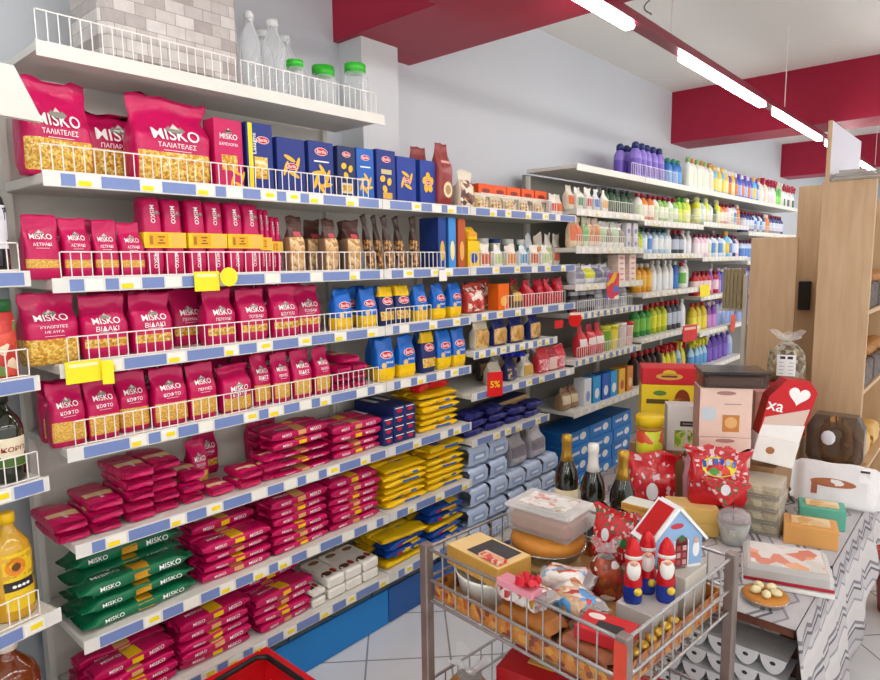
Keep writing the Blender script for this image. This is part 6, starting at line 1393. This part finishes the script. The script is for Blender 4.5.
for i in range(4):
    b = MB(); b.box(-.095, .095, -.14, .14, 0, .011, TRC, .002); P('clear_tray', b).put((-.528+.01*(i % 2), 3.53+.006*i, 1.911+.0205+i*.0115), .04*i-.05, 'thin clear tray on tall oak rack, %s from bottom of pile' % ordw(i+1), 'tray', 'clear trays on the tall rack')
RATT = cells('rattan', ['#3a2a20', '#5a4030', '#2a1c16', '#4a3426'], 80, .6, .6); 
def rbasket():
    b = MB(); b.box(-.08, .08, -.14, .14, 0, .12, RATT, .01); l = MB()
    for i in range(4): l.sphere((.0, -.1+.066*i, .13), .042, BRD, 10, (1.4, .75, .9))
    return Proto('rattan_basket', b.mesh('rattan_basket'), [('bread', l.mesh('bread'))])
RBK = rbasket()
for i, z_ in enumerate((.98, 1.35)):
    for j in range(3): RBK.put((-.545, 3.60+.31*j, z_+.0006), 0, 'dark rattan bread basket on %s shelf of tall rack, %s from the front' % (('middle', 'upper')[i], ordw(j+1)), 'basket', 'rattan baskets')
BGS = P('bread_bag', pillow(.24, .13, .12, lambda t, s: M('bread_yellow_bag', '#d8b064', .4, 0, .2, 12, .3), 360, crump=.006, blunt=.3))
for j in range(3): BGS.put((-.548, 3.58+.31*j, .5506), PI/2, 'yellow bagged bread on the lower shelf of tall rack, %s from front' % ordw(j+1), 'bread', 'yellow bagged breads')
# narrow white stand with paper bags
st = MB(); st.box(-.012, .012, -.012, .012, .0, 1.50, SHELF_W, .002); sb2 = MB(); sb2.box(-.05, .05, -.10, .10, 0, .03, SHELF_W, .004); ar = MB(); ar.box(-.13, -.0125, -.02, .02, 1.30, 1.315, SHELF_W); hx_ = MB(); hx_.box(-.13, .012, -.10, -.0125, .955, .975, CHROME)
Proto('bag_stand', st.mesh('bag_stand'), [('base_plate', sb2.mesh('base_plate')), ('arm', ar.mesh('arm')), ('cross_bar', hx_.mesh('cross_bar'))]).put((-1.065, 3.72, 0), 0, 'narrow white metal stand left of the lower oak board', 'stand')
PB_ = P('paper_bag', carton(.14, .018, .24, card('#b8ab86'), card('#8f8462')))
for i in range(5): PB_.put((-1.165+.019*i, 3.72, 1.3156), PI/2-.0, 'tilted beige paper bag on white stand, %s from the left' % ordw(i+1), 'paper bag', 'beige paper bags', rx=0, sc=(.6, .9, .9))
bk = MB(); bk.lathe([(.10, 0), (.105, .004), (.13, .26), (.137, .262), (.137, .27), (.127, .27), (.10, .01)], M('bucket_red', '#a8161c', .35, 0, .06), 28); bh = MB(); bh.path([(.135*math.cos(PI*i/12), .135*math.sin(PI*i/12)*.15-.02, .262+.0*i+.02*math.sin(PI*i/12)) for i in range(13)], .003, CHROME, 5)
Proto('bucket', bk.mesh('bucket'), [('handle', bh.mesh('handle'))]).put((-.235, 3.38, 0), 0, 'red plastic bucket on the floor at the right edge', 'bucket')
sk = P('sack', bag(.14, .09, .34, lambda t, fr: M('sack_straw', '#b8a878', .7, 0, .25, 14, .5, 40), 370, .008, seal=.97)); sk.put((-.47, 3.33, .0), .1, 'straw-coloured sack on the floor beneath the tablecloth hem', 'sack')

# ------------------------------------------------------------------ let neighbours on the shelves stand side by side: ease widths where two would press into each other
def bounds(o):
    bb = BB.get(o.data.name)
    if bb is None:
        xs = [v.co for v in o.data.vertices]; bb = BB[o.data.name] = [(min(p[i] for p in xs), max(p[i] for p in xs)) for i in range(3)]
    R_ = o.rotation_euler.to_matrix(); c = [R_ @ Vector((x*o.scale.x, y*o.scale.y, z*o.scale.z))+o.location for x in bb[0] for y in bb[1] for z in bb[2]]
    return [(min(p[i] for p in c), max(p[i] for p in c)) for i in range(3)]
BB = {}
goods = [o for o in PLACED if o.location.x < -1.9 and o.name.split('.')[0] not in ('promotion_sign',) and o.location.y > .5]
for it in range(4):
    bs = [bounds(o) for o in goods]; order = sorted(range(len(goods)), key=lambda i: bs[i][1][0])
    for n, i in enumerate(order):
        for j in order[n+1:]:
            if bs[j][1][0] > bs[i][1][1]: break
            ov = [min(bs[i][k][1], bs[j][k][1])-max(bs[i][k][0], bs[j][k][0]) for k in range(3)]
            if min(ov) < .0004: continue
            k = min(range(3), key=lambda q: ov[q])
            for o, b in ((goods[i], bs[i]), (goods[j], bs[j])):
                if k == 2:
                    if o is not (goods[i] if bs[i][2][0] < bs[j][2][0] else goods[j]): continue
                    o.scale.z *= max(.86, 1-(ov[k]+.0003)/(b[2][1]-b[2][0]))
                else:
                    f_ = max(.93, 1-(ov[k]+.0005)/(b[k][1]-b[k][0])); m3 = o.rotation_euler.to_matrix()
                    if abs(m3[k][0]) > .7: o.scale.x *= f_
                    else: o.scale.y *= f_
w = bpy.data.worlds.new('w'); SC.world = w; w.use_nodes = True
w.node_tree.nodes['Background'].inputs['Color'].default_value = (1, .985, .96, 1); w.node_tree.nodes['Background'].inputs['Strength'].default_value = .9
SC.view_settings.view_transform = 'Standard'; SC.view_settings.look = 'None'; SC.view_settings.gamma = 1; SC.view_settings.exposure = .5
SC.view_settings.use_curve_mapping = False
